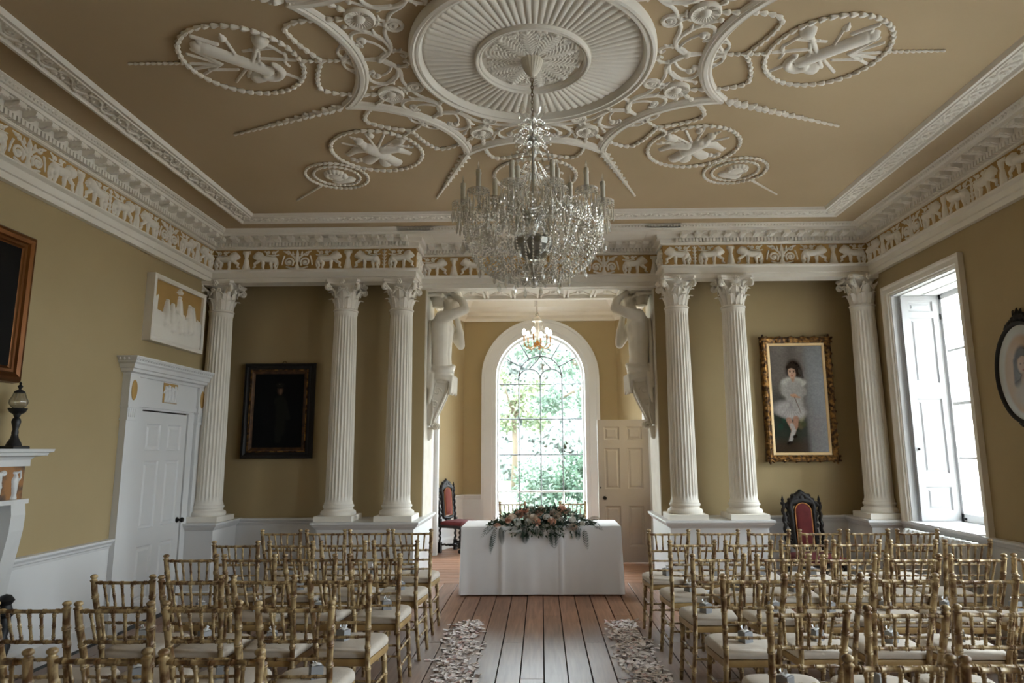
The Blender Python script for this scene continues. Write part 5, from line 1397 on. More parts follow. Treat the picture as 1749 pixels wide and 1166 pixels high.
# ================================================================== carved high-backed chairs
def twist(mb, p, q, r, turns, n=40):
    p, q = Vector(p), Vector(q); d = (q-p).normalized(); a = d.orthogonal().normalized(); b = d.cross(a)
    pts = [p.lerp(q, i/n)+(a*cos(2*PI*turns*i/n)+b*sin(2*PI*turns*i/n))*r*.35 for i in range(n+1)]
    mb.tube(pts, r, 7); return mb
def carved_chair(label, loc, rz, red):
    t = thing('carved_chair', label, 'chair', loc, rz, 'carved high-backed oak chairs')
    # faces -y; back at y=+.20
    for s in (-1, 1):
        mb = MB(); twist(mb, (s*.20, .21, .50), (s*.205, .255, .98), .020, 5); mb.box(s*.18, s*.225, .18, .225, .40, .52); mb.lathe([(.022, .0), (.026, .02), (.012, .035), (.018, .05), (.012, .065), (.002, .10)], 8, (s*.205, .258, .98)); mb.build('back_post', 'oak_black', t, smooth=45)
        mb = MB(); mb.box(s*.175, s*.225, .18, .225, 0, .16); twist(mb, (s*.20, .205, .16), (s*.20, .205, .40), .018, 3); mb.build('leg', 'oak_black', t, smooth=45)
        mb = MB(); mb.box(s*.185, s*.235, -.225, -.175, .38, .42); twist(mb, (s*.21, -.2, .18), (s*.21, -.2, .38), .019, 3); mb.box(s*.185, s*.235, -.225, -.175, .09, .18); mb.ball((s*.21, -.2, .045), .034, 10, 6); mb.build('leg', 'oak_black', t, smooth=45)
        mb = MB(); twist(mb, (s*.21, -.18, .13), (s*.20, .19, .13), .015, 5); mb.build('stretcher', 'oak_black', t, smooth=45)
    mb = MB(); twist(mb, (-.2, .0, .13), (.2, .0, .13), .016, 5); mb.build('stretcher', 'oak_black', t, smooth=45)
    # carved back frame: pierced scrolls around the panel
    S = []
    for s in (-1, 1):
        S += stroke([(s*.115, .56), (s*.12, .72), (s*.125, .88)], .024, .026)
        for k in range(6): S += stroke(spiral(s*(.135+.012*(k % 2)), .58+.062*k, .028, k, s*1.2), .011, .008)
        S += stroke(bez((s*.12, .90), (s*.16, .99), (s*.10, 1.05), (s*.05, 1.06)), .034, .028) + stroke(spiral(s*.15, .975, .036, 0, s*1.3), .014, .010) + [seg(s*.085, 1.075, .024), seg(s*.13, 1.03, .022)]
    S += stroke([(-.06, 1.07), (0, 1.105), (.06, 1.07)], .03, .03) + [seg(0, 1.125, .02), seg(0, 1.06, .04)] + stroke([(-.11, .54), (0, .515), (.11, .54)], .026, .026) + stroke(bez((-.08, .54), (-.04, .46), (.04, .46), (.08, .54)), .018, .018) + stroke([(-.12, 1.0), (0, 1.03), (.12, 1.0)], .035, .035)
    me = relief('carved_back', S, -.205, .205, .44, 1.16, .0065, .028, 'oak_black')
    lean = Matrix(((1, 0, 0, 0), (0, .09, -1, .205-.045), (0, .995, .09, .0), (0, 0, 0, 1)))
    obj('carved_back', me, t, mtx=lean)
    bk = me.copy(); bk.flip_normals(); bk.transform(Matrix.Diagonal((1, 1, -.6, 1))); obj('carved_back_rear', bk, t, mtx=lean)
    # upholstered panel
    def outline(w, z0, z1): return [(-w, z0), (w, z0)]+[(w*cos(a), z1-w+w*sin(a)) for a in np.linspace(0, PI, 13)]
    mb = MB(); rings = []
    for k, dz in ((1.0, -.01), (1.0, .026), (.93, .034), (.6, .040)):
        rings.append([(x*k, (.75+(z-.75)*k), dz) for x, z in outline(.088, .565, 1.0)])
    mb.ring_stack(rings); me2 = mb.mesh('back_panel', 'velvet_red' if red else 'velvet_rust', 50); obj('back_panel', me2, t, mtx=lean)
    mb = MB(); mb.tube([(x*1.02, z, .03) for x, z in outline(.088, .565, 1.0)], .006, 6, closed=True); obj('cord_trim', mb.mesh('cord_trim', 'cord_gold', True), t, mtx=lean)
    # seat
    mb = MB(); mb.box(-.225, .225, -.215, .215, .385, .43); mb.build('seat_rail', 'oak_black', t)
    mb = MB()
    mb.ring_stack([[(-a, -b, z), (-a*.5, -b-.008, z), (a*.5, -b-.008, z), (a, -b, z), (a+.005, 0, z), (a, c, z), (-a, c, z), (-a-.005, 0, z)] for a, b, c, z in ((.22, .215, .18, .428), (.228, .222, .185, .45), (.22, .215, .18, .478), (.18, .17, .14, .49))]); mb.build('seat_cushion', 'velvet_red', t, smooth=60)
    return t
carved_chair('carved black oak chair with red velvet, under the girl portrait', (2.885, 7.33, 0), .06, True)
carved_chair('carved black oak chair with rust panel, against the bay wall', (-1.34, 10.95, 0), 1.05, False)

# ================================================================== radiator under the window
t = thing('radiator', 'white column radiator under the shuttered window', 'radiator', (XR-.13, 6.42, 0))
for k in range(14):
    y = -.52+k*.08; mb = MB()
    for s in (-1, 1):
        mb.tube([(s*.035, y, .13), (s*.035, y, .74)], .018, 8)
    mb.tube([(-.035, y, .74), (-.02, y, .775), (.02, y, .775), (.035, y, .74)], .021, 8); mb.tube([(-.035, y, .13), (.035, y, .13)], .021, 8); mb.build('section', 'enamel_white', t, smooth=40)
mb = MB(); mb.tube([(0, -.55, .74), (0, .55, .74)], .014, 8); mb.tube([(0, -.55, .13), (0, .55, .13)], .014, 8); mb.build('header_pipe', 'enamel_white', t, smooth=True)
for y in (-.5, .5):
    mb = MB(); mb.box(-.045, .045, y-.02, y+.02, 0, .13); mb.build('foot', 'enamel_white', t)
# ================================================================== pictures
def painted(nm, W, H, colors, m):
    """flat canvas centred at origin in x,z facing -y; colors: (ny,nx,3) from the top row down, linear"""
    ny, nx = colors.shape[:2]
    X, Z = np.meshgrid(np.linspace(-W/2, W/2, nx), np.linspace(H/2, -H/2, ny))
    V = np.stack([X, np.zeros_like(X), Z], -1).reshape(-1, 3)
    j, i = np.meshgrid(np.arange(ny-1), np.arange(nx-1), indexing='ij'); a = j*nx+i
    Fq = np.stack([a, a+nx, a+nx+1, a+1], -1).reshape(-1, 4)
    me = bpy.data.meshes.new(nm); me.from_pydata(V.tolist(), [], Fq.tolist())
    at_ = me.color_attributes.new('paint', 'FLOAT_COLOR', 'POINT')
    at_.data.foreach_set('color', np.concatenate([np.clip(colors, 0, 1).reshape(-1, 3), np.ones((ny*nx, 1))], 1).astype(np.float32).ravel())
    me.materials.append(M(m)); me.update(); return me
class Paint:
    def __init__(s, nx, ny, asp, bg): s.U, s.V = np.meshgrid(np.linspace(0, 1, nx), np.linspace(0, 1, ny)); s.asp = asp; s.C = np.ones((ny, nx, 3))*np.array(bg); s.rng = np.random.default_rng(2)
    def noise(s, sx, sy, seed):
        r = np.random.default_rng(seed); g = r.random((sy+2, sx+2)); x = s.U*sx; y = s.V*sy; i = x.astype(int); j = y.astype(int); fx = x-i; fy = y-j; fx = fx*fx*(3-2*fx); fy = fy*fy*(3-2*fy)
        return (g[j, i]*(1-fx)+g[j, i+1]*fx)*(1-fy)+(g[j+1, i]*(1-fx)+g[j+1, i+1]*fx)*fy
    def mixc(s, m, c): s.C = s.C*(1-m[..., None])+np.array(c)*m[..., None]
    def ell(s, u, v, a, b, c, soft=.15, rot=0, al=1):
        du, dv = s.U-u, (s.V-v)*s.asp; x = du*cos(rot)+dv*sin(rot); y = -du*sin(rot)+dv*cos(rot)
        q = np.hypot(x/a, y/(b*s.asp)); s.mixc(al*np.clip((1-q)/soft+.5, 0, 1), c)
    def line(s, pts, r0, r1, c, soft=.3, al=1):
        n = len(pts)-1
        for i in range(n):
            (x1, y1), (x2, y2) = pts[i], pts[i+1]; dx, dy = x2-x1, (y2-y1)*s.asp; t = np.clip(((s.U-x1)*dx+(s.V-y1)*s.asp*dy)/(dx*dx+dy*dy+1e-9), 0, 1)
            d = np.hypot(s.U-x1-t*dx, (s.V-y1)*s.asp-t*dy); r = r0+(r1-r0)*(i+t)/n; s.mixc(al*np.clip((1-d/r)/soft+.5, 0, 1), c)
def rect_frame(mb, w, h, prof):
    """prof (q: outward from the opening, p: towards the viewer = -y)"""
    rings = []
    for sx, sz in ((-1, -1), (1, -1), (1, 1), (-1, 1)): rings.append([(sx*(w/2+q), -p, sz*(h/2+q)) for q, p in prof])
    rings.append(rings[0]); mb.ring_stack(rings, False, False); return mb
def place(t, x, y, z, rz=0): t.location = (x, y, z); t.rotation_euler = (0, 0, rz)

# ---- girl in white
p = Paint(150, 300, 2.05, (.16, .14, .125))
g = p.noise(5, 9, 1); p.C *= (.75+.5*g)[..., None]
p.mixc(np.clip((p.V-.30)/.2, 0, 1)*np.clip((.5-p.U)/.3+.4, 0, 1)*.8, (.035, .035, .028)); p.mixc(np.clip((p.V-.55)/.15, 0, 1)*(.5+.5*p.noise(7, 12, 3)), (.012, .022, .014)); p.mixc(np.clip((p.V-.85)/.08, 0, 1)*.9, (.045, .028, .018))
p.mixc(np.clip((p.U-.60)/.10, 0, 1)*.8, (.20, .20, .20)); p.mixc(np.clip((p.U-.62)/.1, 0, 1)*np.clip((p.V-.5)/.2, 0, 1)*.5*p.noise(6, 10, 4), (.22, .17, .16))  # pale right side: a reflection in the glazing, painted into the canvas
for (u, v, c) in ((.2, .7, (.02, .06, .035)), (.12, .76, (.015, .05, .03)), (.5, .72, (.06, .07, .03)), (.55, .66, (.25, .22, .12)), (.52, .69, (.3, .28, .18)), (.5, .76, (.12, .10, .05)), (.56, .74, (.05, .06, .02))): p.ell(u, v, .05, .03, c, .8, 0, .8)
p.ell(.44, .235, .155, .105, (.022, .013, .009), .35); p.line([(.53, .25), (.56, .30), (.56, .34)], .07, .04, (.02, .012, .008), .6)   # hair
p.ell(.36, .40, .19, .10, (.33, .31, .28), .6, .2); p.line([(.28, .37), (.27, .44), (.36, .49)], .10, .06, (.36, .34, .31), .5); p.line([(.52, .37), (.58, .44), (.48, .49)], .09, .06, (.30, .28, .26), .5)
p.ell(.42, .345, .22, .045, (.46, .44, .40), .4); p.line([(.24, .345), (.34, .375), (.42, .36), (.52, .38), (.62, .355)], .035, .035, (.50, .48, .45), .6)
p.line([(.42, .40), (.42, .52)], .16, .15, (.34, .32, .30), .5)
p.ell(.30, .60, .27, .075, (.40, .37, .36), .7, .1); p.ell(.38, .635, .22, .06, (.44, .41, .40), .6); p.ell(.18, .61, .14, .045, (.38, .35, .34), .9, 0, .8); p.ell(.42, .56, .14, .05, (.36, .34, .32), .7)
for k in range(7): p.line([(.40-.02*k, .52), (.16+.06*k, .67)], .006, .008, (.27, .25, .25), 1, .6)
p.ell(.41, .305, .035, .04, (.42, .25, .17), .5); p.ell(.405, .255, .078, .055, (.52, .33, .23), .25); p.ell(.38, .25, .05, .045, (.58, .38, .28), .6, 0, .7)
p.ell(.365, .247, .016, .0065, (.03, .018, .012), .6); p.ell(.435, .247, .016, .0065, (.03, .018, .012), .6); p.ell(.40, .285, .02, .005, (.36, .08, .06), .7); p.ell(.395, .268, .009, .006, (.40, .22, .15), .8); p.line([(.345, .236), (.38, .233)], .004, .004, (.05, .03, .02), 1); p.line([(.415, .233), (.455, .237)], .004, .004, (.05, .03, .02), 1)
p.line([(.33, .205), (.40, .195), (.49, .215), (.51, .27)], .035, .03, (.024, .014, .01), .5)
p.ell(.42, .475, .055, .018, (.48, .27, .18), .5, .15); p.line([(.36, .47), (.44, .485), (.52, .49)], .022, .014, (.45, .25, .16), .5); p.line([(.42, .49), (.47, .56), (.52, .64)], .006, .004, (.10, .03, .02), .8)
p.line([(.28, .70), (.33, .76), (.36, .82)], .05, .035, (.38, .22, .16), .4); p.line([(.42, .69), (.40, .76), (.33, .84), (.29, .88)], .055, .028, (.36, .20, .14), .4); p.line([(.36, .80), (.31, .87), (.28, .90)], .04, .03, (.42, .40, .38), .4); p.line([(.33, .75), (.37, .80)], .04, .035, (.42, .39, .37), .5)
p.ell(.27, .915, .06, .018, (.018, .012, .01), .4, -.3); p.ell(.38, .855, .05, .016, (.015, .01, .008), .5, -.5)
for sx, sy, k in ((40, 80, 8), (80, 160, 9)): p.C *= (.88+.24*p.noise(sx, sy, k))[..., None]
t = thing('girl_portrait', 'tall gilt-framed portrait of a girl in a white dress', 'painting')
CW, CH = .605, 1.235
place(t, 3.005, YW-.012, 2.165)
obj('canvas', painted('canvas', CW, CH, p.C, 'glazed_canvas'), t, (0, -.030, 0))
mb = MB(); rect_frame(mb, CW, CH, [(0, .028), (.006, .036), (.03, .040), (.032, .034)]); mb.build('gilt_slip', 'slip_gold', t)
mb = MB(); rect_frame(mb, CW+.06, CH+.06, [(0, .03), (.004, .045), (.018, .05), (.03, .066), (.048, .074), (.066, .066), (.078, .04), (.08, 0)]); mb.build('frame', 'gold_frame', t, smooth=40)
S = stroke(spiral(.0, .0, .026, 0, 1.5), .011, .007)+stroke([(.02, .02), (.055, .008)], .016, .006)+stroke([(-.02, -.02), (-.055, .0)], .016, .006)
ORN = relief('frame_scroll', S, -.07, .07, -.045, .045, .005, .014, 'gold_frame')
S = [seg(0, 0, .03)]
for a in np.linspace(0, 2*PI, 7)[:-1]: S += stroke([(.03*cos(a), .03*sin(a)), (.06*cos(a), .06*sin(a))], .018, .012)
CORN = relief('frame_corner', [tuple(v*.8 for v in q[:6])+(q[6],) for q in S], -.08, .08, -.08, .08, .005, .018, 'gold_frame')
wx, hz = CW/2+.03+.046, CH/2+.03+.046
def fm(x, z, a): return Matrix(((cos(a), -sin(a), 0, x), (0, 0, -1, -.058), (sin(a), cos(a), 0, z), (0, 0, 0, 1)))
for sx in (-1, 1):
    for sz in (-1, 1): obj('frame_corner', CORN, t, mtx=fm(sx*wx, sz*hz, .4*sx*sz))
for k in range(4):
    x = (k-1.5)*.135
    for sz in (-1, 1): obj('frame_scroll', ORN, t, mtx=fm(x, sz*hz, 0 if sz > 0 else PI))
for k in range(9):
    z = (k-4)*.135
    for sx in (-1, 1): obj('frame_scroll', ORN, t, mtx=fm(sx*wx, z, PI/2*sx))
mb = MB(); mb.box(-CW/2-.1, CW/2+.1, -.012, .012, -CH/2-.1, CH/2+.1); mb.build('backing', 'frame_black', t)

# ---- soldier
p = Paint(100, 140, 1.5, (.0035, .0038, .004)); p.C *= (.8+.4*p.noise(6, 8, 2))[..., None]
p.line([(.53, .36), (.56, .55), (.55, .78)], .10, .10, (.012, .012, .009), .6); p.line([(.46, .38), (.62, .40), (.70, .60)], .06, .05, (.012, .012, .009), .6); p.ell(.52, .22, .06, .065, (.05, .032, .022), .5); p.ell(.53, .235, .03, .05, (.14, .085, .055), .6); p.ell(.515, .15, .085, .03, (.013, .012, .009), .4); p.ell(.50, .14, .012, .008, (.10, .09, .07), .6); p.ell(.52, .19, .06, .012, (.004, .004, .004), .5); p.line([(.53, .78), (.52, .9)], .07, .06, (.011, .011, .009), .6)
t = thing('soldier_portrait', 'very dark portrait of a uniformed soldier in a black and gilt frame', 'painting')
W_, H_ = .58, .86; place(t, -3.085, YW-.012, 2.07)
obj('canvas', painted('canvas', W_, H_, p.C, 'oil_canvas'), t, (0, -.03, 0))
mb = MB(); rect_frame(mb, W_, H_, [(0, .026), (.02, .034), (.03, .046), (.036, .046)]); mb.build('inner_slip', 'gold_frame_dark', t, smooth=40)
mb = MB(); rect_frame(mb, W_+.072, H_+.072, [(0, .04), (.004, .056), (.012, .058), (.018, .05)]); mb.build('gilt_bead', 'gold_frame', t, smooth=40)
mb = MB(); rect_frame(mb, W_+.108, H_+.108, [(0, .046), (.02, .05), (.035, .066), (.06, .062), (.074, .04), (.076, 0)]); mb.build('frame', 'frame_black', t, smooth=40)
mb = MB(); mb.box(-W_/2-.1, W_/2+.1, -.012, .012, -H_/2-.1, H_/2+.1); mb.build('backing', 'frame_black', t)
mb = MB(); mb.tube([(.02, -.03, H_/2+.125), (.035, -.03, H_/2+.15), (.06, -.03, H_/2+.15), (.07, -.03, H_/2+.125)], .006, 6); mb.build('hanging_ring', 'chain_brass', t, smooth=True)

# ---- large dark picture over the chimneypiece
t = thing('large_painting', 'large dark painting in a broad copper-gilt frame above the mantel lamp', 'painting')
p = Paint(60, 50, .8, (.005, .0045, .004)); p.C *= (.7+.6*p.noise(7, 6, 5))[..., None]
W_, H_ = 1.42, .86; place(t, XL+.012, 3.9, 2.635, PI/2)
obj('canvas', painted('canvas', W_, H_, p.C, 'oil_canvas'), t, (0, -.05, 0))
mb = MB(); rect_frame(mb, W_, H_, [(0, .045), (.012, .05), (.02, .06), (.04, .06), (.05, .075), (.075, .085), (.095, .08), (.11, .06), (.115, .0)]); mb.build('frame', 'bronze_frame', t, smooth=30)
mb = MB(); mb.box(-W_/2-.05, W_/2+.05, -.04, .012, -H_/2-.05, H_/2+.05); mb.build('backing', 'frame_black', t)

# ---- oval portrait
p = Paint(90, 120, 1.4, (.42, .42, .39))
p.ell(.5, .52, .36, .40, (.36, .25, .155), .12); p.ell(.5, .5, .30, .34, (.34, .225, .13), .6)
p.ell(.5, .40, .16, .17, (.018, .013, .010), .3); p.line([(.38, .38), (.37, .6)], .06, .07, (.02, .014, .011), .5); p.line([(.62, .38), (.63, .6)], .06, .07, (.02, .014, .011), .5)
p.ell(.5, .56, .05, .05, (.34, .22, .15), .5); p.ell(.5, .72, .22, .13, (.30, .25, .19), .6); p.ell(.5, .42, .10, .10, (.40, .27, .19), .3); p.ell(.46, .41, .016, .008, (.04, .03, .02), .6); p.ell(.54, .41, .016, .008, (.04, .03, .02), .6); p.ell(.5, .475, .022, .006, (.26, .08, .06), .8); p.line([(.40, .33), (.5, .30), (.6, .33)], .035, .035, (.02, .014, .011), .5)
A_, B_ = .285, .385
t = thing('oval_portrait', 'oval portrait of a long-haired girl in a thin black frame', 'painting'); place(t, XR-.012, 5.215, 2.165, -PI/2)
nx, ny = 90, 120; me = painted('canvas', 2*A_, 2*B_, p.C, 'glazed_canvas')
import bmesh
bm = bmesh.new(); bm.from_mesh(me)
bmesh.ops.delete(bm, geom=[v for v in bm.verts if (v.co.x/A_)**2+(v.co.z/B_)**2 > 1.0], context='VERTS'); bm.to_mesh(me); bm.free()
obj('portrait_card', me, t, (0, -.016, 0))
def ellring(a, b, n=72): return [(a*cos(2*PI*i/n), b*sin(2*PI*i/n)) for i in range(n)]
mb = MB(); rings = [[(x*(A_+q)/A_, -d, z*(B_+q)/B_) for x, z in ellring(A_, B_)] for q, d in ((-.012, .012), (-.008, .022), (.004, .032), (.018, .034), (.026, .022), (.026, 0))]
mb.ring_stack(rings, False, False); mb.build('frame', 'frame_black', t, smooth=40)
mb = MB(); mb.ring_stack([[(x, y, z) for x, z in ellring(A_*.99, B_*.99)] for y in (-.010, .012)]); mb.build('backing', 'frame_black', t)
S = [seg(0, .02, .035)]
for s in (-1, 1): S += stroke(spiral(s*.05, .01, .03, 0, s*1.2), .012, .008)+stroke(bez((0, .0), (s*.08, .03), (s*.12, -.02), (s*.16, -.05)), .014, .008)+stroke([(s*.03, .04), (s*.045, .075)], .016, .006)+stroke(spiral(s*.13, -.03, .024, 1, s*1.2), .010, .007)
S += stroke([(0, .04), (0, .085)], .018, .006)
CR = relief('crest', S, -.18, .18, -.09, .10, .0055, .024, 'oak_black')
obj('crest', CR, t, mtx=Matrix(((1, 0, 0, 0), (0, 0, -1, -.012), (0, 1, 0, B_+.035), (0, 0, 0, 1))))
obj('bottom_crest', CR, t, mtx=Matrix(((.7, 0, 0, 0), (0, 0, -1, -.012), (0, -.6, 0, -B_-.035), (0, 0, 0, 1))))
# ================================================================== great chandelier
CHX, CHY = CX-.005, CY
t = thing('crystal_chandelier', 'large crystal chandelier hanging from the fluted ceiling rose', 'chandelier', (CHX, CHY, 0))
mb = MB(); n = 40
rings = []
for r, z in ((.066, ZC-.02), (.070, ZC-.035), (.066, ZC-.05), (.055, ZC-.085), (.035, ZC-.12), (.016, ZC-.138), (.014, ZC-.15)): rings.append([((r*(1+.03*cos(i*PI)))*cos(2*PI*i/n), (r*(1+.03*cos(i*PI)))*sin(2*PI*i/n), z) for i in range(n)])
mb.ring_stack(rings); mb.build('ceiling_cup', 'canopy_cream', t, smooth=40)
# chain of oval links
lk = MB(); lk.tube([(.008*cos(a), 0, .017*sin(a)) for a in np.linspace(0, 2*PI, 13)[:-1]], .0028, 5, closed=True); LK = lk.mesh('chain_link', 'chain_brass', True)
for k in range(11): obj('chain_link', LK, t, (0, 0, ZC-.165-k*.025), (0, 0, (k % 2)*PI/2+.4))
# glass stem with vases
mb = MB(); mb.lathe([(.008, 3.64), (.018, 3.62), (.03, 3.58), (.014, 3.55), (.012, 3.50), (.035, 3.47), (.045, 3.44), (.03, 3.41), (.014, 3.39), (.014, 3.30), (.028, 3.26), (.034, 3.18), (.02, 3.12), (.016, 3.06), (.05, 3.02), (.055, 2.98), (.03, 2.93), (.02, 2.88)], 16); mb.build('glass_stem', 'crystal_clear', t, smooth=True)
mb = MB(); mb.lathe([(.006, 3.66), (.006, 2.6)], 8); mb.build('stem_rod', 'silver', t, smooth=True)
mb = MB(); mb.ball((0, 0, 3.50), .032, 14, 8); mb.build('silver_knop', 'silver', t, smooth=True)
# mirrored bowl below the arms, diamond cut
mb = MB(); mb.lathe([(.11, 2.865), (.122, 2.845), (.115, 2.81), (.09, 2.77), (.05, 2.74), (.02, 2.73)], 16); mb.build('silver_bowl', 'silver', t)
# crown of glass blades at the top
for k in range(8):
    a = k*PI/4; mb = MB(); A = np.zeros((8, 3, 3))
    for i in range(8):
        u = i/7; r = .015+.075*sin(u*2.2); z = 3.62+.16*u-.05*max(0, u-.6)**2*6
        w = .014*sin(PI*(.1+.88*u))
        for j in range(3):
            v = (j-1)*w; A[i, j] = (r*cos(a)-v*sin(a), r*sin(a)+v*cos(a), z+(.004 if j == 1 else 0))
    mb.grid(A); obj('glass_blade', mb.mesh('glass_blade', 'crystal_clear', True, fixn=False), t)
rc = random.Random(21)
def beads(mb, pts, r, step=None):
    P = np.array(pts, float); d = np.linalg.norm(np.diff(P, axis=0), axis=1); s = np.concatenate([[0], np.cumsum(d)]); L = s[-1]; step = step or r*2.3; n = max(2, int(L/step))
    for i in range(n+1):
        tt = L*i/n; mb.octa([np.interp(tt, s, P[:, k]) for k in range(3)], r*rc.uniform(.85, 1.1), r*rc.uniform(.95, 1.2))
def drop(mb, p, l, r):
    x, y, z = p; mb.octa((x, y, z-.006), .0045, .006)
    a = rc.uniform(0, PI)
    ring = lambda rr, zz: [(x+rr*cos(a+k*PI/3), y+rr*sin(a+k*PI/3), zz) for k in range(6)]
    mb.ring_stack([ring(.001, z-.012), ring(r, z-.012-l*.55), ring(r*.8, z-.012-l*.8), ring(.0005, z-.012-l)])
# sprays of drops under the crown
for (zc_, rad, n_, l_) in ((3.60, .09, 8, .035), (3.53, .115, 10, .04), (3.44, .10, 9, .04)):
    mb = MB()
    for k in range(n_):
        a = 2*PI*k/n_+.2; p0 = (.012*cos(a), .012*sin(a), zc_+.03); p1 = (rad*cos(a), rad*sin(a), zc_)
        beads(mb, [p0, ((p0[0]+p1[0])/2, (p0[1]+p1[1])/2, zc_+.035), p1], .006); drop(mb, p1, l_, .008)
        for q in range(1): mb.octa((rad*rc.uniform(.3, 1)*cos(a+.2), rad*rc.uniform(.3, 1)*sin(a+.2), zc_+rc.uniform(-.04, .05)), .008, .010)
    mb.build('drop_spray', 'crystal_clear', t, kind='stuff')
# arms, pans, candles
CAND = MB(); CAND.lathe([(.0145, 0), (.0145, .105), (.0165, .11), (.0165, .118), (.0145, .122), (.0145, .135), (.004, .137)], 14); CAND = CAND.mesh('candle_tube', 'candle_ivory', 50)
FL = MB(); FL.lathe([(.004, .137), (.007, .148), (.0062, .16), (.003, .176), (.0005, .188)], 8); FL = FL.mesh('candle_bulb', 'crystal_clear', True)
PAN = MB(); PAN.lathe([(.012, -.045), (.020, -.035), (.014, -.02), (.022, -.008), (.045, -.004), (.064, .006), (.066, .010), (.045, .002), (.018, .0), (.016, .006)], 20, cap0=True, cap1=False); PAN = PAN.mesh('drip_pan', 'crystal_clear', 50)
def pan_drops(seed):
    mb = MB()
    for k in range(14):
        a = 2*PI*k/14; p = (.062*cos(a), .062*sin(a), .004); mb.octa((p[0], p[1], -.004), .006, .008); mb.octa((p[0], p[1], -.018), .0055, .007); drop(mb, (p[0], p[1], -.026), .075 if k % 2 else .06, .0075)
    return mb.mesh('pan_drops', 'crystal')
PDR = pan_drops(1)
arms = [(.435, 3.045, PI/12+k*PI/6) for k in range(12)] + [(.235, 3.10, k*PI/3+.15) for k in range(6)]
for (r, z, a) in arms:
    mb = MB(); pts = bez((.04, 2.90), (.16, 2.74), (r*.75, z+.02), (r*.72, z+.085), 10)[:6]+bez((r*.50, z-.10), (r*.72, z-.24), (r*1.05, z-.20), (r, z-.045), 10) if False else bez((.035, 2.95), (.10, 3.14), (r*.62, z+.10), (r*.66, z-.05), 10)+bez((r*.66, z-.05), (r*.70, z-.18), (r*1.02, z-.18), (r, z-.04), 10)[1:]
    mb.tube([(p[0]*cos(a), p[0]*sin(a), p[1]) for p in pts], .0085, 6); arm = mb.build('glass_arm', 'crystal_clear', t, smooth=True)
    x, y = r*cos(a), r*sin(a)
    obj('drip_pan', PAN, arm, (x, y, z)); obj('pan_drops', PDR, arm, (x, y, z), (0, 0, a)); obj('candle_tube', CAND, arm, (x, y, z)); obj('candle_bulb', FL, arm, (x, y, z))
# bead swags
def sagline(p, q, sag, n=12):
    p, q = np.array(p), np.array(q); return [tuple(p+(q-p)*u-np.array([0, 0, sag*4*u*(1-u)])) for u in np.linspace(0, 1, n)]
def pol(r, a, z): return (r*cos(a), r*sin(a), z)
for k in range(12):
    a = PI/12+k*PI/6; a2 = a+PI/6
    for (p, q, sag, r_) in ((pol(.05, a, 3.34), pol(.40, a, 3.035), .09, .0062), (pol(.05, a, 3.27), pol(.30, a+.13, 3.06), .07, .0058), (pol(.43, a, 3.0), pol(.43, a2, 3.0), .10, .0064), (pol(.42, a, 2.97), pol(.42, a2, 2.97), .17, .0066), (pol(.24, a+.1, 3.06), pol(.24, a2+.1, 3.06), .08, .006)):
        mb = MB(); beads(mb, sagline(p, q, sag), r_); mb.build('bead_swag', 'crystal', t, kind='stuff')
    # tent of strings gathered below
    for j in range(4):
        b = a+j*PI/24; jit = rc.uniform(-.012, .012)
        mb = MB(); pts = bez((.425-.02*(j % 2), 2.98), (.44+jit, 2.80+jit), (.33, 2.66+jit), (.20, 2.625), 12)+bez((.20, 2.625), (.13, 2.61), (.08, 2.64), (.03, 2.70), 6)[1:]
        beads(mb, [pol(p[0], b, p[1]) for p in pts], .0085); mb.build('bead_string', 'crystal', t, kind='stuff')
    mb = MB(); beads(mb, [pol(p[0], a+.1, p[1]) for p in bez((.30, 3.0), (.36, 2.84), (.27, 2.74), (.14, 2.74), 12)], .0080); beads(mb, [pol(p[0], a+.3, p[1]) for p in bez((.30, 3.0), (.34, 2.88), (.24, 2.80), (.15, 2.84), 12)], .0078); mb.build('bead_string', 'crystal', t, kind='stuff')
    mb = MB(); p = pol(.43, a+PI/12, 2.865); drop(mb, p, .085, .019); mb.build('pear_drop', 'crystal_clear', t)
    mb = MB(); p = pol(.17+.05*(k % 2), a, 2.625); drop(mb, p, .07, .013); mb.build('pear_drop', 'crystal_clear', t)
    mb = MB(); p = pol(.34, a+.05, 2.71); drop(mb, p, .06, .012); mb.build('pear_drop', 'crystal_clear', t)
mb = MB(); mb.ball((0, 0, 2.585), .028, 12, 8); mb.lathe([(.012, 2.72), (.02, 2.66), (.012, 2.62)], 10); mb.build('glass_ball', 'crystal_clear', t, smooth=30)
mb = MB(); drop(mb, (-.035, -.135, 2.96), .13, .028); mb.build('pear_drop', 'crystal_clear', t)

# ================================================================== little chandelier in the bay
t = thing('small_chandelier', 'small lit gilt and crystal chandelier hanging in the bay', 'chandelier', (-.04, 9.9, 0))
mb = MB(); mb.tube([(0, 0, BZC), (0, 0, 3.62)], .006, 6); mb.tube([(-.03, 0, BZC), (-.03, .0, 3.75)], .003, 5); mb.build('suspension_rod', 'chain_brass', t, smooth=True)
mb = MB(); mb.lathe([(.05, BZC-.05), (.05, BZC-.002)], 16); mb.build('ceiling_plate', 'chain_brass', t)
mb = MB(); mb.lathe([(.012, 3.66), (.03, 3.63), (.02, 3.60), (.07, 3.56), (.08, 3.52), (.03, 3.50), (.035, 3.46), (.045, 3.42), (.03, 3.36), (.02, 3.30), (.03, 3.22)], 16); mb.build('glass_stem', 'crystal', t, smooth=30)
mb = MB(); mb.lathe([(.01, 3.14), (.035, 3.16), (.055, 3.185), (.03, 3.20), (.015, 3.23)], 16); mb.build('gilt_bowl', 'gilt_arm', t, smooth=True)
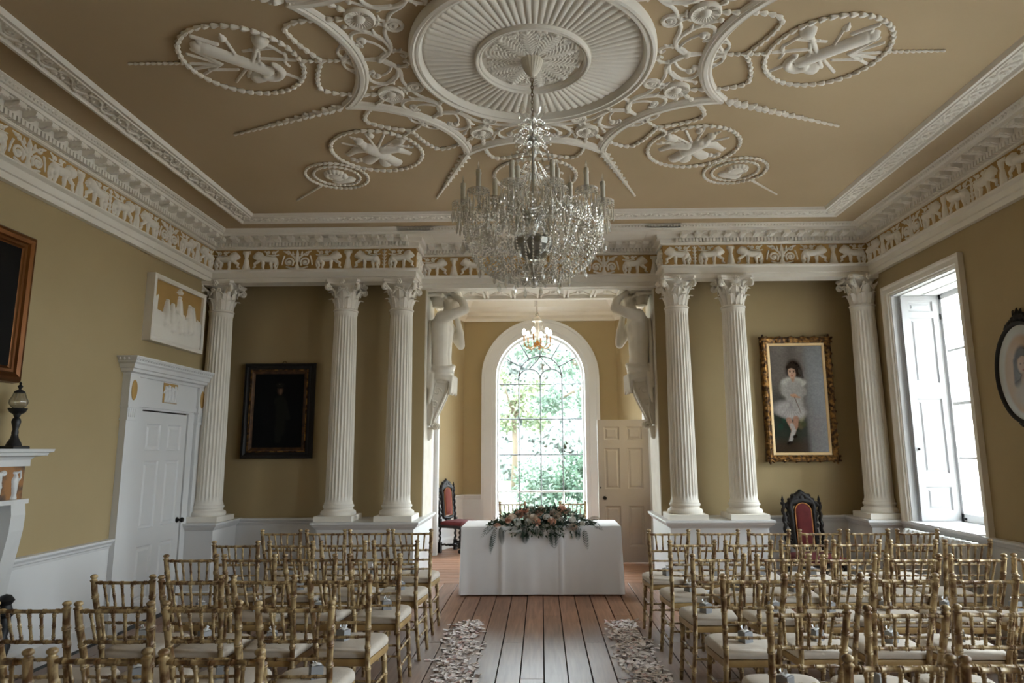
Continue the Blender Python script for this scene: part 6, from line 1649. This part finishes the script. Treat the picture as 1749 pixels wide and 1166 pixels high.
for k in range(6):
    a = k*PI/3+.25; R_ = .205
    mb = MB(); mb.tube([pol(p[0], a, p[1]) for p in bez((.02, 3.19), (.10, 3.06), (.20, 3.10), (R_, 3.20), 10)], .008, 6); arm = mb.build('gilt_arm', 'gilt_arm', t, smooth=True)
    x, y = R_*cos(a), R_*sin(a)
    mb = MB(); mb.lathe([(.008, 3.19), (.032, 3.20), (.034, 3.205), (.012, 3.21)], 12, (x, y, 0)); mb.build('drip_pan', 'crystal', arm, smooth=40)
    mb = MB(); mb.lathe([(.011, 3.205), (.011, 3.30), (.008, 3.305)], 10, (x, y, 0)); mb.build('candle_tube', 'gilt_arm', arm, smooth=40)
    mb = MB(); mb.lathe([(.010, 3.30), (.024, 3.33), (.027, 3.352), (.018, 3.385), (.004, 3.40)], 12, (x, y, 0)); mb.build('bulb', 'bulb_lit', arm, smooth=True)
    mb = MB()
    for j in range(4): drop(mb, (x+.03*cos(j*PI/2), y+.03*sin(j*PI/2), 3.195), .05, .007)
    beads(mb, sagline(pol(.05, a, 3.54), (x*.9, y*.9, 3.2), .06), .007); drop(mb, pol(.08, a, 3.5), .04, .009); drop(mb, pol(.10, a+.4, 3.13), .06, .008); mb.build('crystal_drops', 'crystal', arm, kind='stuff')
# ================================================================== the garden beyond the windows
mb = MB(); mb.grid(np.array([[(-70, -60, -.25), (70, -60, -.25)], [(-70, 90, -.25), (70, 90, -.25)]], float)); o = mb.build('ground', 'gravel'); o['kind'] = 'structure'; o['label'] = 'pale gravel outside the house'
mb = MB(); mb.grid(np.array([[(-40, 17.5, -.24), (-2, 17.5, -.24), (40, 15.5, -.24)], [(-40, 80, -.24), (-2, 80, -.24), (40, 80, -.24)]], float)); o = mb.build('lawn', 'lawn'); tag(o, 'sunlit lawn stretching away beyond the arched window', 'lawn', kind='stuff')
def leaf_cloud(mb, c, rad, n, size, rnd, shell=.55):
    for k in range(n):
        d = Vector((rnd.gauss(0, 1), rnd.gauss(0, 1), rnd.gauss(0, 1))).normalized(); u = shell+(1-shell)*rnd.random()
        p = Vector(c)+Vector((d.x*rad[0], d.y*rad[1], d.z*rad[2]))*u
        leafquad(mb, p, d+Vector((rnd.gauss(0, .8), rnd.gauss(0, .8), rnd.gauss(0, .8))), (rnd.gauss(0, 1), rnd.gauss(0, 1), 1), size*rnd.uniform(.7, 1.3), size*rnd.uniform(.22, .36))
def tree(label, x, y, trunk_h, r, clumps, m, seed, size=.30, n=260):
    rnd = random.Random(seed); t = thing('garden_tree', label, 'tree', (x, y, -.25), 0)
    mb = MB(); mb.tube([(0, 0, 0), (.05, 0, trunk_h*.5), (-.05, .1, trunk_h)], [r, r*.8, r*.6], 8); mb.build('trunk', 'bark', t, smooth=True)
    fo = MB()
    for (cx_, cy_, cz_, rr) in clumps:
        b = MB(); b.tube([(0, 0, trunk_h*.8), (cx_*.5, cy_*.5, (trunk_h+cz_)/2), (cx_, cy_, cz_)], [r*.45, r*.3, r*.1], 6); b.build('branch', 'bark', t, smooth=True)
        leaf_cloud(fo, (cx_, cy_, cz_), (rr, rr, rr*.7), n, size, rnd, .2)
    obj('foliage', fo.mesh('foliage', m, False, fixn=False), t, kind='stuff'); return t
tree('broad leafy tree beyond the arched window, trunk off to the bush side', 3.0, 27, 5.0, .28, [(-1.8, -1, 5.2, 1.1), (-.6, 0, 6.4, 1.3), (-2.6, 0, 3.7, .8), (-1.0, -1, 3.6, 1.0), (.2, 0, 4.6, 1.3), (-3.4, 0, 6.0, .8)], 'tree_leaf', 4, .22, 420)
tree('thin pale tree seen through the middle panes of the arched window', -1.2, 30, 4.2, .16, [(.2, 0, 3.9, .9), (.8, -.5, 4.6, .8), (-.8, 0, 5.0, .9), (1.0, 0, 3.1, .6), (-.4, 0, 3.0, .6)], 'tree_leaf_pale', 8, .20, 300)
tree('young tree at the lawn edge beyond the arched window', -3.2, 24, 2.6, .12, [(.3, 0, 2.9, .8), (1.3, 0, 2.6, .5), (-.4, 0, 3.6, .8), (1.0, 0, 4.4, .6)], 'tree_leaf', 15, .18, 320)
def bush(label, x, y, blobs, m, seed, size=.14, n=900):
    rnd = random.Random(seed); t = thing('garden_shrub', label, 'shrub', (x, y, -.25))
    fo = MB()
    for (cx_, cy_, cz_, rx, rz_) in blobs: leaf_cloud(fo, (cx_, cy_, cz_), (rx, rx, rz_), n, size, rnd, .5)
    obj('foliage', fo.mesh('foliage', m, False, fixn=False), t, kind='stuff')
    b = MB()
    for (cx_, cy_, cz_, rx, rz_) in blobs: b.tube([(cx_*.6, cy_, 0), (cx_, cy_, cz_)], [.05, .02], 6)
    b.build('stems', 'bark', t); return t
bush('dense dark evergreen bush low in the arched window', 1.15, 19, [(0, 0, .85, .8, .95), (.5, .3, 1.2, .6, .8), (-.4, 0, .5, .5, .6)], 'hedge_leaf', 2)
bush('lighter green bush next to the dark evergreen, outside', -.35, 21, [(0, 0, .75, .55, .9), (.35, .2, .5, .5, .6), (.9, 0, .9, .5, .9)], 'tree_leaf', 5, .15, 600)
bush('low shrubs under the window beside the lawn', -.2, 16.5, [(0, 0, .2, .5, .35), (.8, 0, .25, .5, .4), (1.5, .2, .3, .5, .45)], 'tree_leaf', 6, .12, 450)

mb = MB(); mb.box(7.3, 7.6, 5.41, 14.1, -.25, 2.2); mb.box(4.45, 5.5, 4.72, 5.4, -.25, 5.2)  # both blocks added to keep daylight off the shutter; none known there
o = struct(mb.build('wall_light_screen', 'light_screen_render')); o['label'] = 'pale wall added outside to screen light from the shuttered window'
mb = MB(); mb.box(7.25, 7.65, 5.42, 14.15, 2.2, 2.3); mb.build('light_screen_coping', 'stone_grey', o)
rb = random.Random(77)
for k in range(5):
    x = -3.7+k*1.85+rb.uniform(-.2, .2); y = 44+rb.uniform(-3, 4); h = rb.uniform(11, 14)
    t = thing('distant_tree', 'pale tall tree of the far belt, %s from the carved-chair side of the window' % ORD[k], 'tree', (x, y, -.25), 0, 'far tree belt beyond the lawn')
    mb = MB(); mb.tube([(0, 0, 0), (.1, 0, h*.45), (0, 0, h*.8)], [.3, .22, .08], 7); mb.build('trunk', 'bark', t, smooth=True)
    fo = MB()
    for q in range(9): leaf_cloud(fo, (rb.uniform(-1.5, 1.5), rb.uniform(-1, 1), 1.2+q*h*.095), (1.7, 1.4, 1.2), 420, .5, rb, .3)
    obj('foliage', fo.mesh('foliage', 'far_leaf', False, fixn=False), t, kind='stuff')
